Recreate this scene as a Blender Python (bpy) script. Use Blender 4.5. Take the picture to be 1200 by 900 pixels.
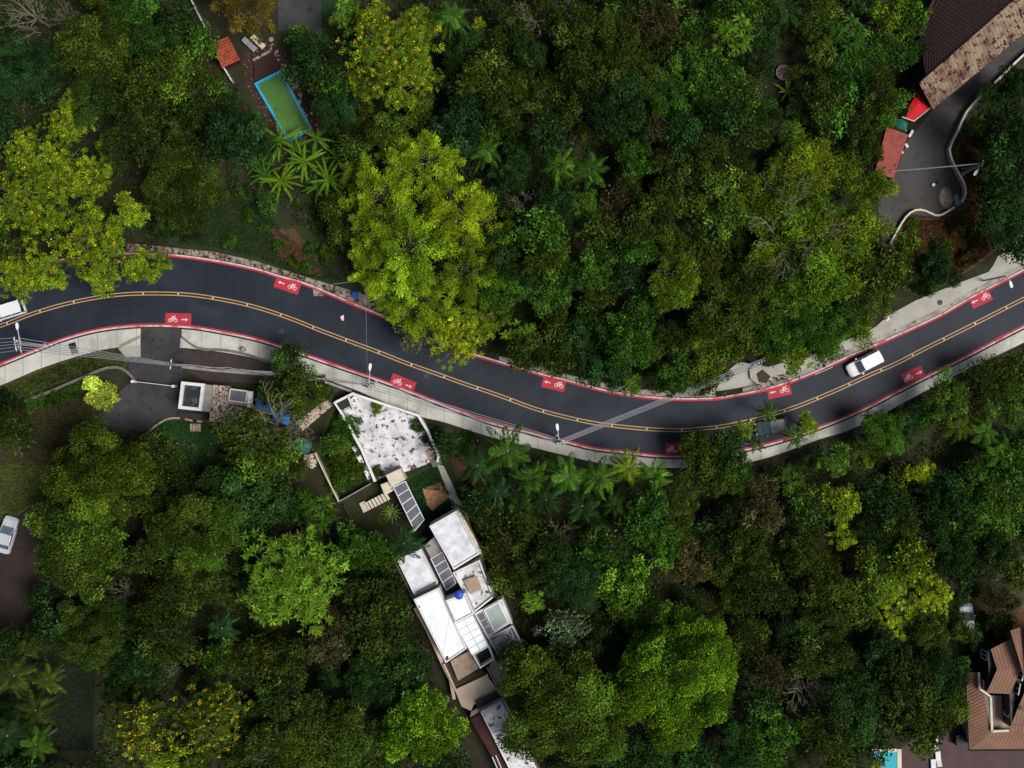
import bpy, math, random
import numpy as np
from mathutils import Vector, geometry
R_ = math.radians
random.seed(7)
for o in list(bpy.data.objects): bpy.data.objects.remove(o)
SC = bpy.context.scene
COL = SC.collection

# ------------------------------------------------------------ camera, sky, sun
CH = 150.0                                     # height of the camera over the road
cam_d = bpy.data.cameras.new('camera'); cam = bpy.data.objects.new('camera', cam_d)
COL.objects.link(cam); SC.camera = cam
cam.location = (0, 0, CH); cam.rotation_euler = (0, 0, 0)
cam_d.sensor_width = 36; cam_d.lens = 36*CH/120.0
cam_d.clip_start = 1; cam_d.clip_end = 2000
world = bpy.data.worlds.new('World'); SC.world = world; world.use_nodes = True
wn = world.node_tree; bg = wn.nodes['Background']
sky = wn.nodes.new('ShaderNodeTexSky'); sky.sky_type = 'NISHITA'; sky.sun_disc = False
SUN_EL, SUN_AZ = 60, 112                       # azimuth clockwise from the top of the picture
sky.sun_elevation = R_(SUN_EL); sky.sun_rotation = R_(SUN_AZ)
sky.air_density = 1.0; sky.dust_density = 3.0
wn.links.new(sky.outputs[0], bg.inputs[0]); bg.inputs[1].default_value = 0.058
sd = bpy.data.lights.new('sun', 'SUN'); sun = bpy.data.objects.new('sun', sd); COL.objects.link(sun)
sd.energy = 2.9; sd.angle = R_(26); sd.color = (1.0, 0.97, 0.93)
az = R_(SUN_AZ); el = R_(SUN_EL)
sdir = Vector((math.sin(az)*math.cos(el), math.cos(az)*math.cos(el), math.sin(el)))
sun.rotation_euler = sdir.to_track_quat('Z', 'Y').to_euler()
sun.location = (60, -40, 120)
SC.view_settings.view_transform = 'Standard'; SC.view_settings.look = 'None'
SC.view_settings.exposure = 0.46; SC.view_settings.gamma = 1
SC.render.engine = 'CYCLES'
SC.cycles.max_bounces = 5; SC.cycles.diffuse_bounces = 2; SC.cycles.glossy_bounces = 2
SC.cycles.transmission_bounces = 3; SC.cycles.transparent_max_bounces = 4

# ------------------------------------------------------------ helpers
def W(px, py, z=0.0):
    k = 0.1*(CH - z)/CH
    return ((px - 600)*k, (450 - py)*k)
def W3(px, py, z=0.0):
    a, b = W(px, py, z); return (a, b, z)
def PW(pts, z=0.0): return [W(p[0], p[1], z) for p in pts]
def sstep(a, b, x):
    t = np.clip((x - a)/(b - a), 0, 1); return t*t*(3 - 2*t)

def mat(name, c1, c2=None, scale=1.0, lo=0.4, hi=0.6, rough=0.8, detail=6, bump=0.0, bscale=None,
        spec=0.3, c3=None, s3=6.0, lo3=0.55, hi3=0.65, metal=0.0):
    m = bpy.data.materials.new(name); m.use_nodes = True
    nt = m.node_tree; b = nt.nodes['Principled BSDF']
    b.inputs['Roughness'].default_value = rough; b.inputs['Specular IOR Level'].default_value = spec
    b.inputs['Metallic'].default_value = metal
    b.inputs['Base Color'].default_value = (*c1, 1)
    geo = nt.nodes.new('ShaderNodeNewGeometry')
    def layer(prev, col, sc, a, bb):
        n = nt.nodes.new('ShaderNodeTexNoise'); n.inputs['Scale'].default_value = sc
        n.inputs['Detail'].default_value = detail; n.inputs['Roughness'].default_value = 0.65
        nt.links.new(geo.outputs['Position'], n.inputs['Vector'])
        mr = nt.nodes.new('ShaderNodeMapRange'); mr.inputs['From Min'].default_value = a; mr.inputs['From Max'].default_value = bb
        nt.links.new(n.outputs['Fac'], mr.inputs['Value'])
        mx = nt.nodes.new('ShaderNodeMix'); mx.data_type = 'RGBA'
        nt.links.new(mr.outputs[0], mx.inputs['Factor'])
        if prev is None: mx.inputs['A'].default_value = (*c1, 1)
        else: nt.links.new(prev, mx.inputs['A'])
        mx.inputs['B'].default_value = (*col, 1)
        return mx.outputs['Result']
    out = None
    if c2: out = layer(None, c2, scale, lo, hi)
    if c3: out = layer(out, c3, s3, lo3, hi3)
    if out is not None: nt.links.new(out, b.inputs['Base Color'])
    if bump:
        n = nt.nodes.new('ShaderNodeTexNoise'); n.inputs['Scale'].default_value = bscale or scale*6; n.inputs['Detail'].default_value = 4
        nt.links.new(geo.outputs['Position'], n.inputs['Vector'])
        bp = nt.nodes.new('ShaderNodeBump'); bp.inputs['Strength'].default_value = bump; bp.inputs['Distance'].default_value = 0.1
        nt.links.new(n.outputs['Fac'], bp.inputs['Height']); nt.links.new(bp.outputs[0], b.inputs['Normal'])
    return m

M = {}
M['soil'] = mat('forest_soil', (0.018, 0.014, 0.008), (0.02, 0.028, 0.008), .35, .4, .6, .95, c3=(0.045, 0.025, 0.012), s3=1.3, lo3=.58, hi3=.75, bump=.6, bscale=3)
M['asphalt'] = mat('road_asphalt', (0.0075, 0.0105, 0.018), (0.018, 0.0235, 0.035), .12, .35, .65, .6, c3=(0.009, 0.0105, 0.014), s3=.35, lo3=.5, hi3=.75, bump=.12, bscale=25, spec=.22)
M['asphalt_old'] = mat('worn_asphalt', (0.018, 0.022, 0.031), (0.024, 0.028, 0.037), .5, .4, .65, .7, bump=.15, bscale=20, spec=.2)
M['old_asphalt'] = mat('worn_drive_asphalt', (0.026, 0.025, 0.026), (0.046, 0.045, 0.045), .25, .4, .65, .8, c3=(0.01, 0.009, 0.008), s3=1.2, lo3=.55, hi3=.7, bump=.2, bscale=12)
M['red_paint'] = mat('red_lane_paint', (0.42, 0.022, 0.04), (0.30, 0.024, 0.034), 1.2, .42, .62, .7, c3=(0.13, 0.03, 0.035), s3=4, lo3=.56, hi3=.72)
M['white_paint'] = mat('white_road_paint', (0.68, 0.62, 0.62), (0.48, 0.28, 0.29), 6, .42, .62, .7)
M['amber_paint'] = mat('amber_line_paint', (0.46, 0.27, 0.10), (0.33, 0.22, 0.11), 2, .42, .7, .7)
M['kerb'] = mat('kerb_concrete', (0.46, 0.34, 0.34), (0.58, 0.44, 0.43), 1.0, .45, .6, .8, c3=(0.42, 0.12, 0.14), s3=.7, lo3=.52, hi3=.6)
M['kerb_grey'] = mat('bare_kerb_concrete', (0.2, 0.18, 0.15), (0.32, 0.3, 0.26), .7, .4, .6, .9, c3=(0.06, 0.05, 0.03), s3=2, lo3=.55, hi3=.65)
M['concrete'] = mat('pale_concrete', (0.35, 0.34, 0.3), (0.28, 0.27, 0.23), .4, .4, .65, .85, c3=(0.18, 0.17, 0.14), s3=1.8, lo3=.6, hi3=.8, bump=.1, bscale=10)
M['broken'] = mat('broken_concrete', (0.27, 0.24, 0.19), (0.1, 0.07, 0.045), .9, .42, .6, .9, c3=(0.02, 0.015, 0.008), s3=2.2, lo3=.52, hi3=.58, bump=.5, bscale=6)
M['pebble'] = mat('rubble_paving', (0.46, 0.38, 0.31), (0.28, 0.2, 0.15), 2.0, .45, .58, .9, c3=(0.04, 0.025, 0.02), s3=3.5, lo3=.55, hi3=.56, bump=.8, bscale=6)
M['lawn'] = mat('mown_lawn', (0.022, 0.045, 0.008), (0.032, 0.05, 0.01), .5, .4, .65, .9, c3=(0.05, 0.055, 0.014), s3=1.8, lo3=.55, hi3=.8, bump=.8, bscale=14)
M['lawn_dark'] = mat('deep_green_turf', (0.010, 0.038, 0.008), (0.015, 0.05, 0.010), .5, .4, .65, .9, c3=(0.02, 0.03, 0.008), s3=2, lo3=.6, hi3=.8, bump=.8, bscale=14)  # turf with a deep green of its own
M['turf_deep'] = mat('blackish_green_turf', (0.007, 0.015, 0.004), (0.010, 0.012, 0.005), .6, .4, .65, .95, bump=.8, bscale=10)  # turf with its own near-black green tone
M['turf_mid'] = mat('rough_slope_turf', (0.012, 0.030, 0.007), (0.022, 0.028, 0.008), .35, .4, .65, .95, c3=(0.035, 0.03, 0.012), s3=1.1, lo3=.6, hi3=.8, bump=.8, bscale=10)
M['verge'] = mat('olive_verge_grass', (0.045, 0.055, 0.01), (0.07, 0.075, 0.015), .6, .4, .65, .9, bump=.8, bscale=14)
M['brown_soil'] = mat('bare_brown_soil', (0.05, 0.035, 0.018), (0.035, 0.04, 0.012), .25, .4, .65, .95, c3=(0.09, 0.045, 0.02), s3=1.5, lo3=.58, hi3=.75, bump=.6, bscale=8)
M['red_soil'] = mat('red_earth', (0.1, 0.035, 0.02), (0.03, 0.04, 0.012), .5, .45, .6, .95, c3=(0.16, 0.08, 0.05), s3=1.6, lo3=.58, hi3=.7, bump=.6, bscale=8)
M['mulch'] = mat('orange_leaf_litter', (0.40, 0.21, 0.11), (0.22, 0.10, 0.05), 3, .45, .6, .95, c3=(0.35, 0.24, 0.15), s3=7, lo3=.55, hi3=.65, bump=1, bscale=12)
M['pool_earth'] = mat('littered_red_earth', (0.05, 0.022, 0.016), (0.025, 0.014, 0.009), 1.2, .4, .6, .95, c3=(0.3, 0.19, 0.13), s3=3.0, lo3=.58, hi3=.66, bump=.8, bscale=8)
M['cobble'] = mat('grey_cobble', (0.15, 0.135, 0.12), (0.1, 0.09, 0.08), 4, .45, .6, .9, bump=.6, bscale=10)
M['brown_path'] = mat('damp_brown_track', (0.018, 0.012, 0.009), (0.03, 0.020, 0.014), .25, .4, .65, .9, c3=(0.014, 0.009, 0.007), s3=.8, lo3=.52, hi3=.7, bump=.4, bscale=8)
M['lane_asphalt'] = mat('pale_lane_asphalt', (0.045, 0.041, 0.037), (0.06, 0.058, 0.058), .2, .4, .65, .85, c3=(0.03, 0.027, 0.02), s3=.9, lo3=.55, hi3=.7, bump=.3, bscale=10)
M['brick_pave'] = mat('brown_paving', (0.045, 0.03, 0.025), (0.03, 0.022, 0.02), .8, .4, .6, .85, c3=(0.07, 0.05, 0.04), s3=5, lo3=.58, hi3=.7)
M['white_roof'] = mat('white_roof_coating', (0.64, 0.65, 0.67), (0.38, 0.39, 0.42), .9, .42, .7, .7, c3=(0.22, 0.22, 0.21), s3=1.3, lo3=.62, hi3=.8)
M['bright_roof'] = mat('fresh_white_roof', (0.74, 0.76, 0.78), (0.56, 0.585, 0.61), .5, .42, .75, .6, c3=(0.4, 0.41, 0.42), s3=1.6, lo3=.66, hi3=.76)
M['stained'] = mat('stained_white_terrace', (0.62, 0.60, 0.62), (0.30, 0.295, 0.28), .8, .40, .70, .8, c3=(0.05, 0.05, 0.035), s3=1.5, lo3=.545, hi3=.61)
M['white_wall'] = mat('white_wall_paint', (0.62, 0.61, 0.60), (0.45, 0.43, 0.4), .9, .5, .75, .8)
M['grey_wall'] = mat('grey_render', (0.25, 0.23, 0.21), (0.15, 0.14, 0.12), .9, .45, .7, .85)
M['beige'] = mat('beige_terrace', (0.46, 0.37, 0.29), (0.36, 0.28, 0.22), .7, .45, .7, .85, c3=(0.12, 0.09, 0.07), s3=1.6, lo3=.64, hi3=.74)
M['cream'] = mat('cream_paint', (0.55, 0.5, 0.38), (0.42, 0.37, 0.27), .9, .45, .7, .8)
M['deck'] = mat('brown_deck', (0.33, 0.24, 0.18), (0.22, 0.15, 0.11), 1.6, .45, .7, .8)
M['dark_deck'] = mat('dark_red_deck', (0.035, 0.009, 0.008), (0.022, 0.007, 0.007), 1.5, .45, .6, .7)
M['maroon'] = mat('maroon_wall', (0.045, 0.009, 0.01), (0.03, 0.01, 0.01), 1, .45, .6, .8)
M['patio'] = mat('plum_patio_tiles', (0.07, 0.035, 0.035), (0.05, 0.028, 0.03), .5, .4, .6, .75, c3=(0.035, 0.012, 0.016), s3=.6, lo3=.6, hi3=.8)
M['black'] = mat('near_black', (0.008, 0.008, 0.009), rough=.5)
M['glass'] = mat('grey_glass', (0.11, 0.115, 0.13), (0.08, 0.085, 0.1), 1, .45, .7, .25, spec=.6)
M['green_glass'] = mat('pale_green_glass', (0.3, 0.36, 0.33), (0.2, 0.25, 0.23), 1, .45, .7, .2, spec=.6)
M['dark_glass'] = mat('dark_wet_roof', (0.02, 0.022, 0.026), (0.07, 0.075, 0.085), 1.4, .5, .62, .3, spec=.5)
M['white_glass'] = mat('opal_panel', (0.78, 0.84, 0.85), (0.68, 0.75, 0.77), 1, .45, .7, .35)
M['steel'] = mat('galvanised_steel', (0.42, 0.43, 0.46), (0.33, 0.34, 0.36), 3, .4, .6, .5)
M['pole'] = mat('concrete_pole', (0.25, 0.23, 0.23), (0.18, 0.17, 0.17), 2, .4, .6, .85)
M['cable'] = mat('grey_cable', (0.21, 0.208, 0.225), rough=.6)
M['lamp_white'] = mat('lamp_housing', (0.62, 0.64, 0.68), rough=.5)
M['black_plastic'] = mat('black_plastic', (0.012, 0.012, 0.012), rough=.6)
M['tyre'] = mat('tyre_rubber', (0.012, 0.012, 0.012), rough=.9)
M['rim'] = mat('alloy_rim', (0.35, 0.35, 0.36), rough=.35, metal=.8)
M['car_white'] = mat('white_car_paint', (0.66, 0.66, 0.68), rough=.25, spec=.5)
M['car_silver'] = mat('silver_car_paint', (0.42, 0.44, 0.46), rough=.3, spec=.5)
M['car_green'] = mat('teal_car_paint', (0.035, 0.06, 0.055), rough=.25, spec=.5)
M['car_glass'] = mat('tinted_glass', (0.02, 0.03, 0.035), rough=.08, spec=.7)
M['windscreen'] = mat('windscreen_glass', (0.09, 0.12, 0.14), rough=.08, spec=.7)
M['lens'] = mat('headlight_lens', (0.5, 0.52, 0.55), rough=.15)
M['tail'] = mat('tail_lens', (0.3, 0.01, 0.01), rough=.2)
M['blue'] = mat('bright_blue_plastic', (0.01, 0.07, 0.42), (0.008, 0.05, 0.3), 1, .5, .6, .45)
M['blue_tarp'] = mat('blue_tarpaulin', (0.03, 0.13, 0.42), (0.06, 0.14, 0.28), .9, .4, .6, .5, bump=1, bscale=3)
M['blue_vivid'] = mat('vivid_blue_tarpaulin', (0.015, 0.12, 0.42), (0.03, 0.16, 0.36), .9, .4, .6, .6)
M['teal_tarp'] = mat('teal_cover', (0.02, 0.12, 0.1), (0.02, 0.07, 0.06), 1.2, .4, .6, .5)
M['red_canopy'] = mat('red_canvas', (0.6, 0.006, 0.015), (0.45, 0.006, 0.012), .8, .45, .65, .7)
M['green_canopy'] = mat('green_canvas', (0.01, 0.12, 0.07), (0.008, 0.07, 0.045), 1, .45, .65, .7)
M['tile_red'] = mat('red_clay_tiles', (0.3, 0.055, 0.03), (0.2, 0.035, 0.02), 1.5, .45, .6, .85, c3=(0.03, 0.012, 0.01), s3=2.8, lo3=.57, hi3=.64)
M['tile_rose'] = mat('faded_rose_tiles', (0.26, 0.06, 0.045), (0.18, 0.05, 0.035), 1.4, .45, .6, .85, c3=(0.03, 0.014, 0.01), s3=1.6, lo3=.6, hi3=.66)
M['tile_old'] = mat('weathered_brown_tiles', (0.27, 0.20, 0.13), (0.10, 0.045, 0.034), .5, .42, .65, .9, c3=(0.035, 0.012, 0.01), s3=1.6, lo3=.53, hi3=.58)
M['tile_dark'] = mat('shaded_rear_tiles', (0.016, 0.007, 0.007), (0.026, 0.012, 0.010), 2, .45, .6, .9, c3=(0.09, 0.06, 0.045), s3=7, lo3=.66, hi3=.72)  # shade of the rear slopes put into the colour of the dotted tiles
M['tile_brown'] = mat('terracotta_tiles', (0.21, 0.112, 0.07), (0.16, 0.082, 0.052), .5, .4, .65, .8, c3=(0.08, 0.042, 0.028), s3=3, lo3=.6, hi3=.75)
M['pool_rim'] = mat('cyan_pool_rim', (0.015, 0.3, 0.52), (0.02, 0.24, 0.42), 2, .45, .7, .5)
M['pool_blue'] = mat('turquoise_pool_lining', (0.01, 0.28, 0.36), rough=.4)
M['pool_cyan'] = mat('turquoise_water', (0.01, 0.3, 0.38), rough=.45, spec=.15)
M['green_water'] = mat('algae_green_water', (0.07, 0.16, 0.03), (0.055, 0.12, 0.026), .5, .4, .65, .12, c3=(0.03, 0.06, 0.018), s3=.7, lo3=.6, hi3=.75, spec=.5)
M['bark'] = mat('grey_bark', (0.14, 0.12, 0.09), (0.08, 0.065, 0.045), 3, .4, .6, .9)
M['pale_bark'] = mat('pale_bark', (0.2, 0.18, 0.12), (0.11, 0.10, 0.06), 3, .4, .6, .9)
M['satin_pink'] = mat('rusty_pink_dish', (0.3, 0.2, 0.19), (0.12, 0.05, 0.05), 3, .45, .6, .6)
M['rust'] = mat('rusty_orange_metal', (0.3, 0.12, 0.03), rough=.8)
M['stone'] = mat('pale_stone', (0.33, 0.27, 0.2), (0.2, 0.14, 0.1), 2.5, .4, .6, .9)

def leaf_mat(name, fixed=None, transl=.25, rough=.55):
    m = bpy.data.materials.new(name); m.use_nodes = True; nt = m.node_tree
    b = nt.nodes['Principled BSDF']; b.inputs['Roughness'].default_value = .75; b.inputs['Specular IOR Level'].default_value = .06
    at = nt.nodes.new('ShaderNodeAttribute'); at.attribute_name = 'tint'
    mx = nt.nodes.new('ShaderNodeMix'); mx.data_type = 'RGBA'; mx.blend_type = 'MULTIPLY'; mx.inputs['Factor'].default_value = 1
    nt.links.new(at.outputs['Color'], mx.inputs['A'])
    if fixed: mx.inputs['B'].default_value = (*fixed, 1)
    else:
        oi = nt.nodes.new('ShaderNodeObjectInfo'); nt.links.new(oi.outputs['Color'], mx.inputs['B'])
    nt.links.new(mx.outputs['Result'], b.inputs['Base Color'])
    tr = nt.nodes.new('ShaderNodeBsdfTranslucent'); nt.links.new(mx.outputs['Result'], tr.inputs['Color'])
    ms = nt.nodes.new('ShaderNodeMixShader'); ms.inputs[0].default_value = transl
    nt.links.new(b.outputs[0], ms.inputs[1]); nt.links.new(tr.outputs[0], ms.inputs[2])
    nt.links.new(ms.outputs[0], nt.nodes['Material Output'].inputs['Surface'])
    return m
M['leaf'] = leaf_mat('tree_leaf')
M['flower'] = leaf_mat('yellow_blossom', None, .3)
M['plain_leaf'] = leaf_mat('ground_leaf', (1, 1, 1), .2)

# pavement with slab joints (UV.x runs along the pavement in metres)
def slab_mat():
    m = mat('pavement_slabs', (0.47, 0.46, 0.41), (0.37, 0.365, 0.32), .35, .4, .65, .85, c3=(0.2, 0.2, 0.15), s3=.22, lo3=.5, hi3=.72)
    nt = m.node_tree; b = nt.nodes['Principled BSDF']; src = b.inputs['Base Color'].links[0].from_socket
    uv = nt.nodes.new('ShaderNodeUVMap'); sp = nt.nodes.new('ShaderNodeSeparateXYZ'); nt.links.new(uv.outputs[0], sp.inputs[0])
    def mth(op, a, v):
        n = nt.nodes.new('ShaderNodeMath'); n.operation = op; nt.links.new(a, n.inputs[0]); n.inputs[1].default_value = v; return n.outputs[0]
    f = mth('LESS_THAN', mth('FRACT', mth('DIVIDE', sp.outputs[0], 2.3), 0), .035)
    mx = nt.nodes.new('ShaderNodeMix'); mx.data_type = 'RGBA'; nt.links.new(f, mx.inputs['Factor'])
    nt.links.new(src, mx.inputs['A']); mx.inputs['B'].default_value = (0.24, 0.235, 0.21, 1)
    nt.links.new(mx.outputs['Result'], b.inputs['Base Color'])
    return m
M['slabs'] = slab_mat()

ORI = {}
def props(o, label=None, cat=None, group=None, kind=None):
    if label: o['label'] = label
    if cat: o['category'] = cat
    if group: o['group'] = group
    if kind: o['kind'] = kind
    return o
def thing(name, label, cat, loc=(0, 0, 0), group=None):
    o = bpy.data.objects.new(name, None); COL.objects.link(o); o.location = loc; o.empty_display_size = .3
    ORI[o.name] = Vector(loc); return props(o, label, cat, group)
class MB:
    def __init__(s): s.v = []; s.f = []; s.uv = None
    def add(s, vs, fs):
        n = len(s.v); s.v += [tuple(v) for v in vs]; s.f += [tuple(i + n for i in f) for f in fs]; return s
    def poly(s, pts, z):
        pts = [tuple(p[:2]) for p in pts]
        tri = geometry.tessellate_polygon([[Vector((p[0], p[1], 0)) for p in pts]])
        fs = []
        for t in tri:
            a, b, c = (pts[i] for i in t)
            fs.append(t if (b[0]-a[0])*(c[1]-a[1]) - (b[1]-a[1])*(c[0]-a[0]) > 0 else t[::-1])
        return s.add([(p[0], p[1], z) for p in pts], fs)
    def prism(s, pts, z0, z1):
        pts = [tuple(p[:2]) for p in pts]
        A = sum(pts[i][0]*pts[(i+1) % len(pts)][1] - pts[(i+1) % len(pts)][0]*pts[i][1] for i in range(len(pts)))
        if A < 0: pts = pts[::-1]
        s.poly(pts, z1); n = len(pts)
        return s.add([(p[0], p[1], z0) for p in pts] + [(p[0], p[1], z1) for p in pts],
                     [(i, (i+1) % n, n+(i+1) % n, n+i) for i in range(n)] + [tuple(range(n))[::-1]])
    def box(s, c, d, rz=0, bev=0):
        x, y, z = d[0]/2, d[1]/2, d[2]/2; cs, sn = math.cos(rz), math.sin(rz)
        b = min(bev, x*.9, y*.9)
        if b:
            pl = [(x-b, -y), (x, -y+b), (x, y-b), (x-b, y), (-x+b, y), (-x, y-b), (-x, -y+b), (-x+b, -y)]
        else: pl = [(x, -y), (x, y), (-x, y), (-x, -y)]
        pl = [(c[0]+p[0]*cs-p[1]*sn, c[1]+p[0]*sn+p[1]*cs) for p in pl]
        return s.prism(pl, c[2]-z, c[2]+z)
    def bar(s, a, b, w, h):          # box beam from a to b (3d), width w, height h
        a, b = Vector(a), Vector(b); d = (b-a).normalized()
        u = Vector((-d.y, d.x, 0)); u = u.normalized() if u.length > 1e-6 else Vector((1, 0, 0))
        n = d.cross(u); n = n if n.z > 0 else -n
        vs = [p + u*i*w/2 + n*j*h/2 for p in (a, b) for i, j in ((-1, -1), (1, -1), (1, 1), (-1, 1))]
        return s.add(vs, [(0, 1, 5, 4), (1, 2, 6, 5), (2, 3, 7, 6), (3, 0, 4, 7), (3, 2, 1, 0), (4, 5, 6, 7)])
    def tube(s, pts, rad, n=6):
        pts = [Vector(p) for p in pts]
        if not hasattr(rad, '__len__'): rad = [rad]*len(pts)
        vs = []; fs = []
        for i, p in enumerate(pts):
            d = (pts[min(i+1, len(pts)-1)] - pts[max(i-1, 0)]).normalized()
            u = d.cross(Vector((0, 0, 1)));
            if u.length < .05: u = d.cross(Vector((1, 0, 0)))
            u.normalize(); w = d.cross(u)
            for k in range(n):
                a = 2*math.pi*k/n; vs.append(p + (u*math.cos(a) + w*math.sin(a))*rad[i])
        for i in range(len(pts)-1):
            for k in range(n):
                fs.append((i*n+k, i*n+(k+1) % n, (i+1)*n+(k+1) % n, (i+1)*n+k))
        fs.append(tuple(range(n))); fs.append(tuple((len(pts)-1)*n+k for k in range(n))[::-1])
        return s.add(vs, fs)
    def disc(s, c, r, z0, z1, n=20, ry=None, rz=0):
        ry = ry or r
        pl = []
        for k in range(n):
            a = 2*math.pi*k/n; x, y = r*math.cos(a), ry*math.sin(a)
            pl.append((c[0]+x*math.cos(rz)-y*math.sin(rz), c[1]+x*math.sin(rz)+y*math.cos(rz)))
        return s.prism(pl, z0, z1)
    def dome(s, c, r, h, n=16, rows=5):
        vs = []; fs = []
        for i in range(rows):
            t = i/rows*math.pi/2
            for k in range(n):
                a = 2*math.pi*k/n; vs.append((c[0]+r*math.cos(t)*math.cos(a), c[1]+r*math.cos(t)*math.sin(a), c[2]+h*math.sin(t)))
        vs.append((c[0], c[1], c[2]+h))
        for i in range(rows-1):
            for k in range(n): fs.append((i*n+k, i*n+(k+1) % n, (i+1)*n+(k+1) % n, (i+1)*n+k))
        for k in range(n): fs.append(((rows-1)*n+k, (rows-1)*n+(k+1) % n, rows*n))
        return s.add(vs, fs)
    def build(s, name, m, parent=None, label=None, cat=None, group=None, kind=None, smooth=False):
        if parent is not None: o0 = ORI[parent.name]
        else:
            vs = s.v; o0 = Vector(((min(v[0] for v in vs)+max(v[0] for v in vs))/2, (min(v[1] for v in vs)+max(v[1] for v in vs))/2, min(v[2] for v in vs)))
            if kind == 'structure': o0 = Vector((0, 0, 0))
        me = bpy.data.meshes.new(name)
        me.from_pydata([(v[0]-o0.x, v[1]-o0.y, v[2]-o0.z) for v in s.v], [], s.f)
        if s.uv is not None:
            l = me.uv_layers.new(name='UVMap'); vi = np.zeros(len(me.loops), dtype=np.int32); me.loops.foreach_get('vertex_index', vi)
            l.data.foreach_set('uv', np.array(s.uv, dtype=np.float32)[vi].ravel())
        me.materials.append(m if not isinstance(m, str) else M[m])
        if smooth: me.polygons.foreach_set('use_smooth', [True]*len(me.polygons))
        me.update()
        o = bpy.data.objects.new(name, me); COL.objects.link(o)
        if parent is not None: o.parent = parent
        else: o.location = o0
        ORI[o.name] = o0.copy()
        return props(o, label, cat, group, kind)
def copy_tree(o, parent=None):
    c = o.copy(); COL.objects.link(c); c.parent = parent
    for ch in o.children: copy_tree(ch, c)
    return c

def catmull(pts, step=8.0):
    P = np.array(pts, float); out = []
    for i in range(len(P)-1):
        p0, p1, p2, p3 = P[max(i-1, 0)], P[i], P[i+1], P[min(i+2, len(P)-1)]
        n = max(2, int(np.hypot(*(p2-p1))/step))
        for t in np.linspace(0, 1, n, endpoint=False):
            out.append(.5*((2*p1)+(-p0+p2)*t+(2*p0-5*p1+4*p2-p3)*t*t+(-p0+3*p1-3*p2+p3)*t**3))
    out.append(P[-1]); return np.array(out)
def resample(P, n):
    P = np.array(P); d = np.r_[0, np.cumsum(np.hypot(*np.diff(P, axis=0).T))]
    t = np.linspace(0, d[-1], n); return np.c_[np.interp(t, d, P[:, 0]), np.interp(t, d, P[:, 1])]
def offset(P, d):      # positive d = left of the direction of travel
    T = np.gradient(P, axis=0); T /= np.hypot(T[:, 0], T[:, 1])[:, None]
    return P + np.c_[-T[:, 1], T[:, 0]]*d
def strip(A, B, z, z0=None, uv=False):
    mb = MB(); n = len(A)
    vs = [(a[0], a[1], z) for a in A] + [(b[0], b[1], z) for b in B]
    fs = [(i, i+1, n+i+1, n+i) for i in range(n-1)]
    a, b, c = A[0], A[1], B[0]
    if (b[0]-a[0])*(c[1]-a[1])-(b[1]-a[1])*(c[0]-a[0]) < 0: fs = [f[::-1] for f in fs]
    if uv:
        d = np.r_[0, np.cumsum(np.hypot(*np.diff(A, axis=0).T))]
        mb.uv = [(x, 0) for x in d] + [(x, 1) for x in d]
    mb.add(vs, fs)
    if z0 is not None:
        for C in (A, B):
            mb.add([(a[0], a[1], z0) for a in C]+[(a[0], a[1], z) for a in C], [(i, i+1, n+i+1, n+i) for i in range(n-1)])
            if uv: mb.uv += [(x, 0) for x in d]*2
        for k in (0, -1):
            mb.add([(A[k][0], A[k][1], z0), (B[k][0], B[k][1], z0), (B[k][0], B[k][1], z), (A[k][0], A[k][1], z)], [(0, 1, 2, 3)])
            if uv: mb.uv += [(d[k], 0)]*4
    return mb

# ------------------------------------------------------------ road curves (photo pixels on the ground plane)
N_EDGE = [(-120, 352), (-60, 332), (0, 318), (60, 307), (125, 300), (165, 298), (205, 300), (250, 306), (300, 316), (325, 324), (360, 334), (412, 356), (450, 372), (475, 385), (530, 408), (582, 424), (600, 429), (637, 440), (662, 446), (712, 459), (750, 465), (787, 468), (825, 468), (850, 466), (900, 456), (947, 440), (1000, 416), (1037, 400), (1100, 371), (1137, 350), (1200, 317), (1320, 255)]
C_LINE = [(-120, 420), (-60, 400), (0, 382), (40, 367), (82, 355), (125, 347), (165, 344), (217, 345), (260, 351), (300, 360), (340, 373), (375, 387), (415, 402), (450, 415), (475, 425), (520, 441), (545, 450), (575, 460), (600, 469), (627, 479), (660, 488), (692, 495), (720, 499), (762, 503), (800, 504), (825, 502), (850, 499), (892, 490), (910, 484), (932, 477), (962, 465), (992, 452), (1020, 439), (1050, 426), (1081, 410), (1137, 382), (1200, 350), (1320, 290)]
S_EDGE = [(-120, 478), (-60, 452), (0, 427), (52, 406), (75, 397), (112, 387), (150, 382), (187, 381), (225, 383), (262, 389), (300, 397), (342, 410), (385, 425), (450, 447), (484, 460), (514, 472), (548, 485), (579, 496), (611, 504), (655, 515), (695, 525), (730, 529), (762, 533), (795, 534), (850, 530), (905, 519), (962, 500), (1012, 479), (1060, 454), (1125, 421), (1165, 400), (1200, 382), (1320, 322)]
NR = 260
NE_ = resample(PW(catmull(N_EDGE)), NR); CE_ = resample(PW(catmull(C_LINE)), NR); SE_ = resample(PW(catmull(S_EDGE)), NR)
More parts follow.
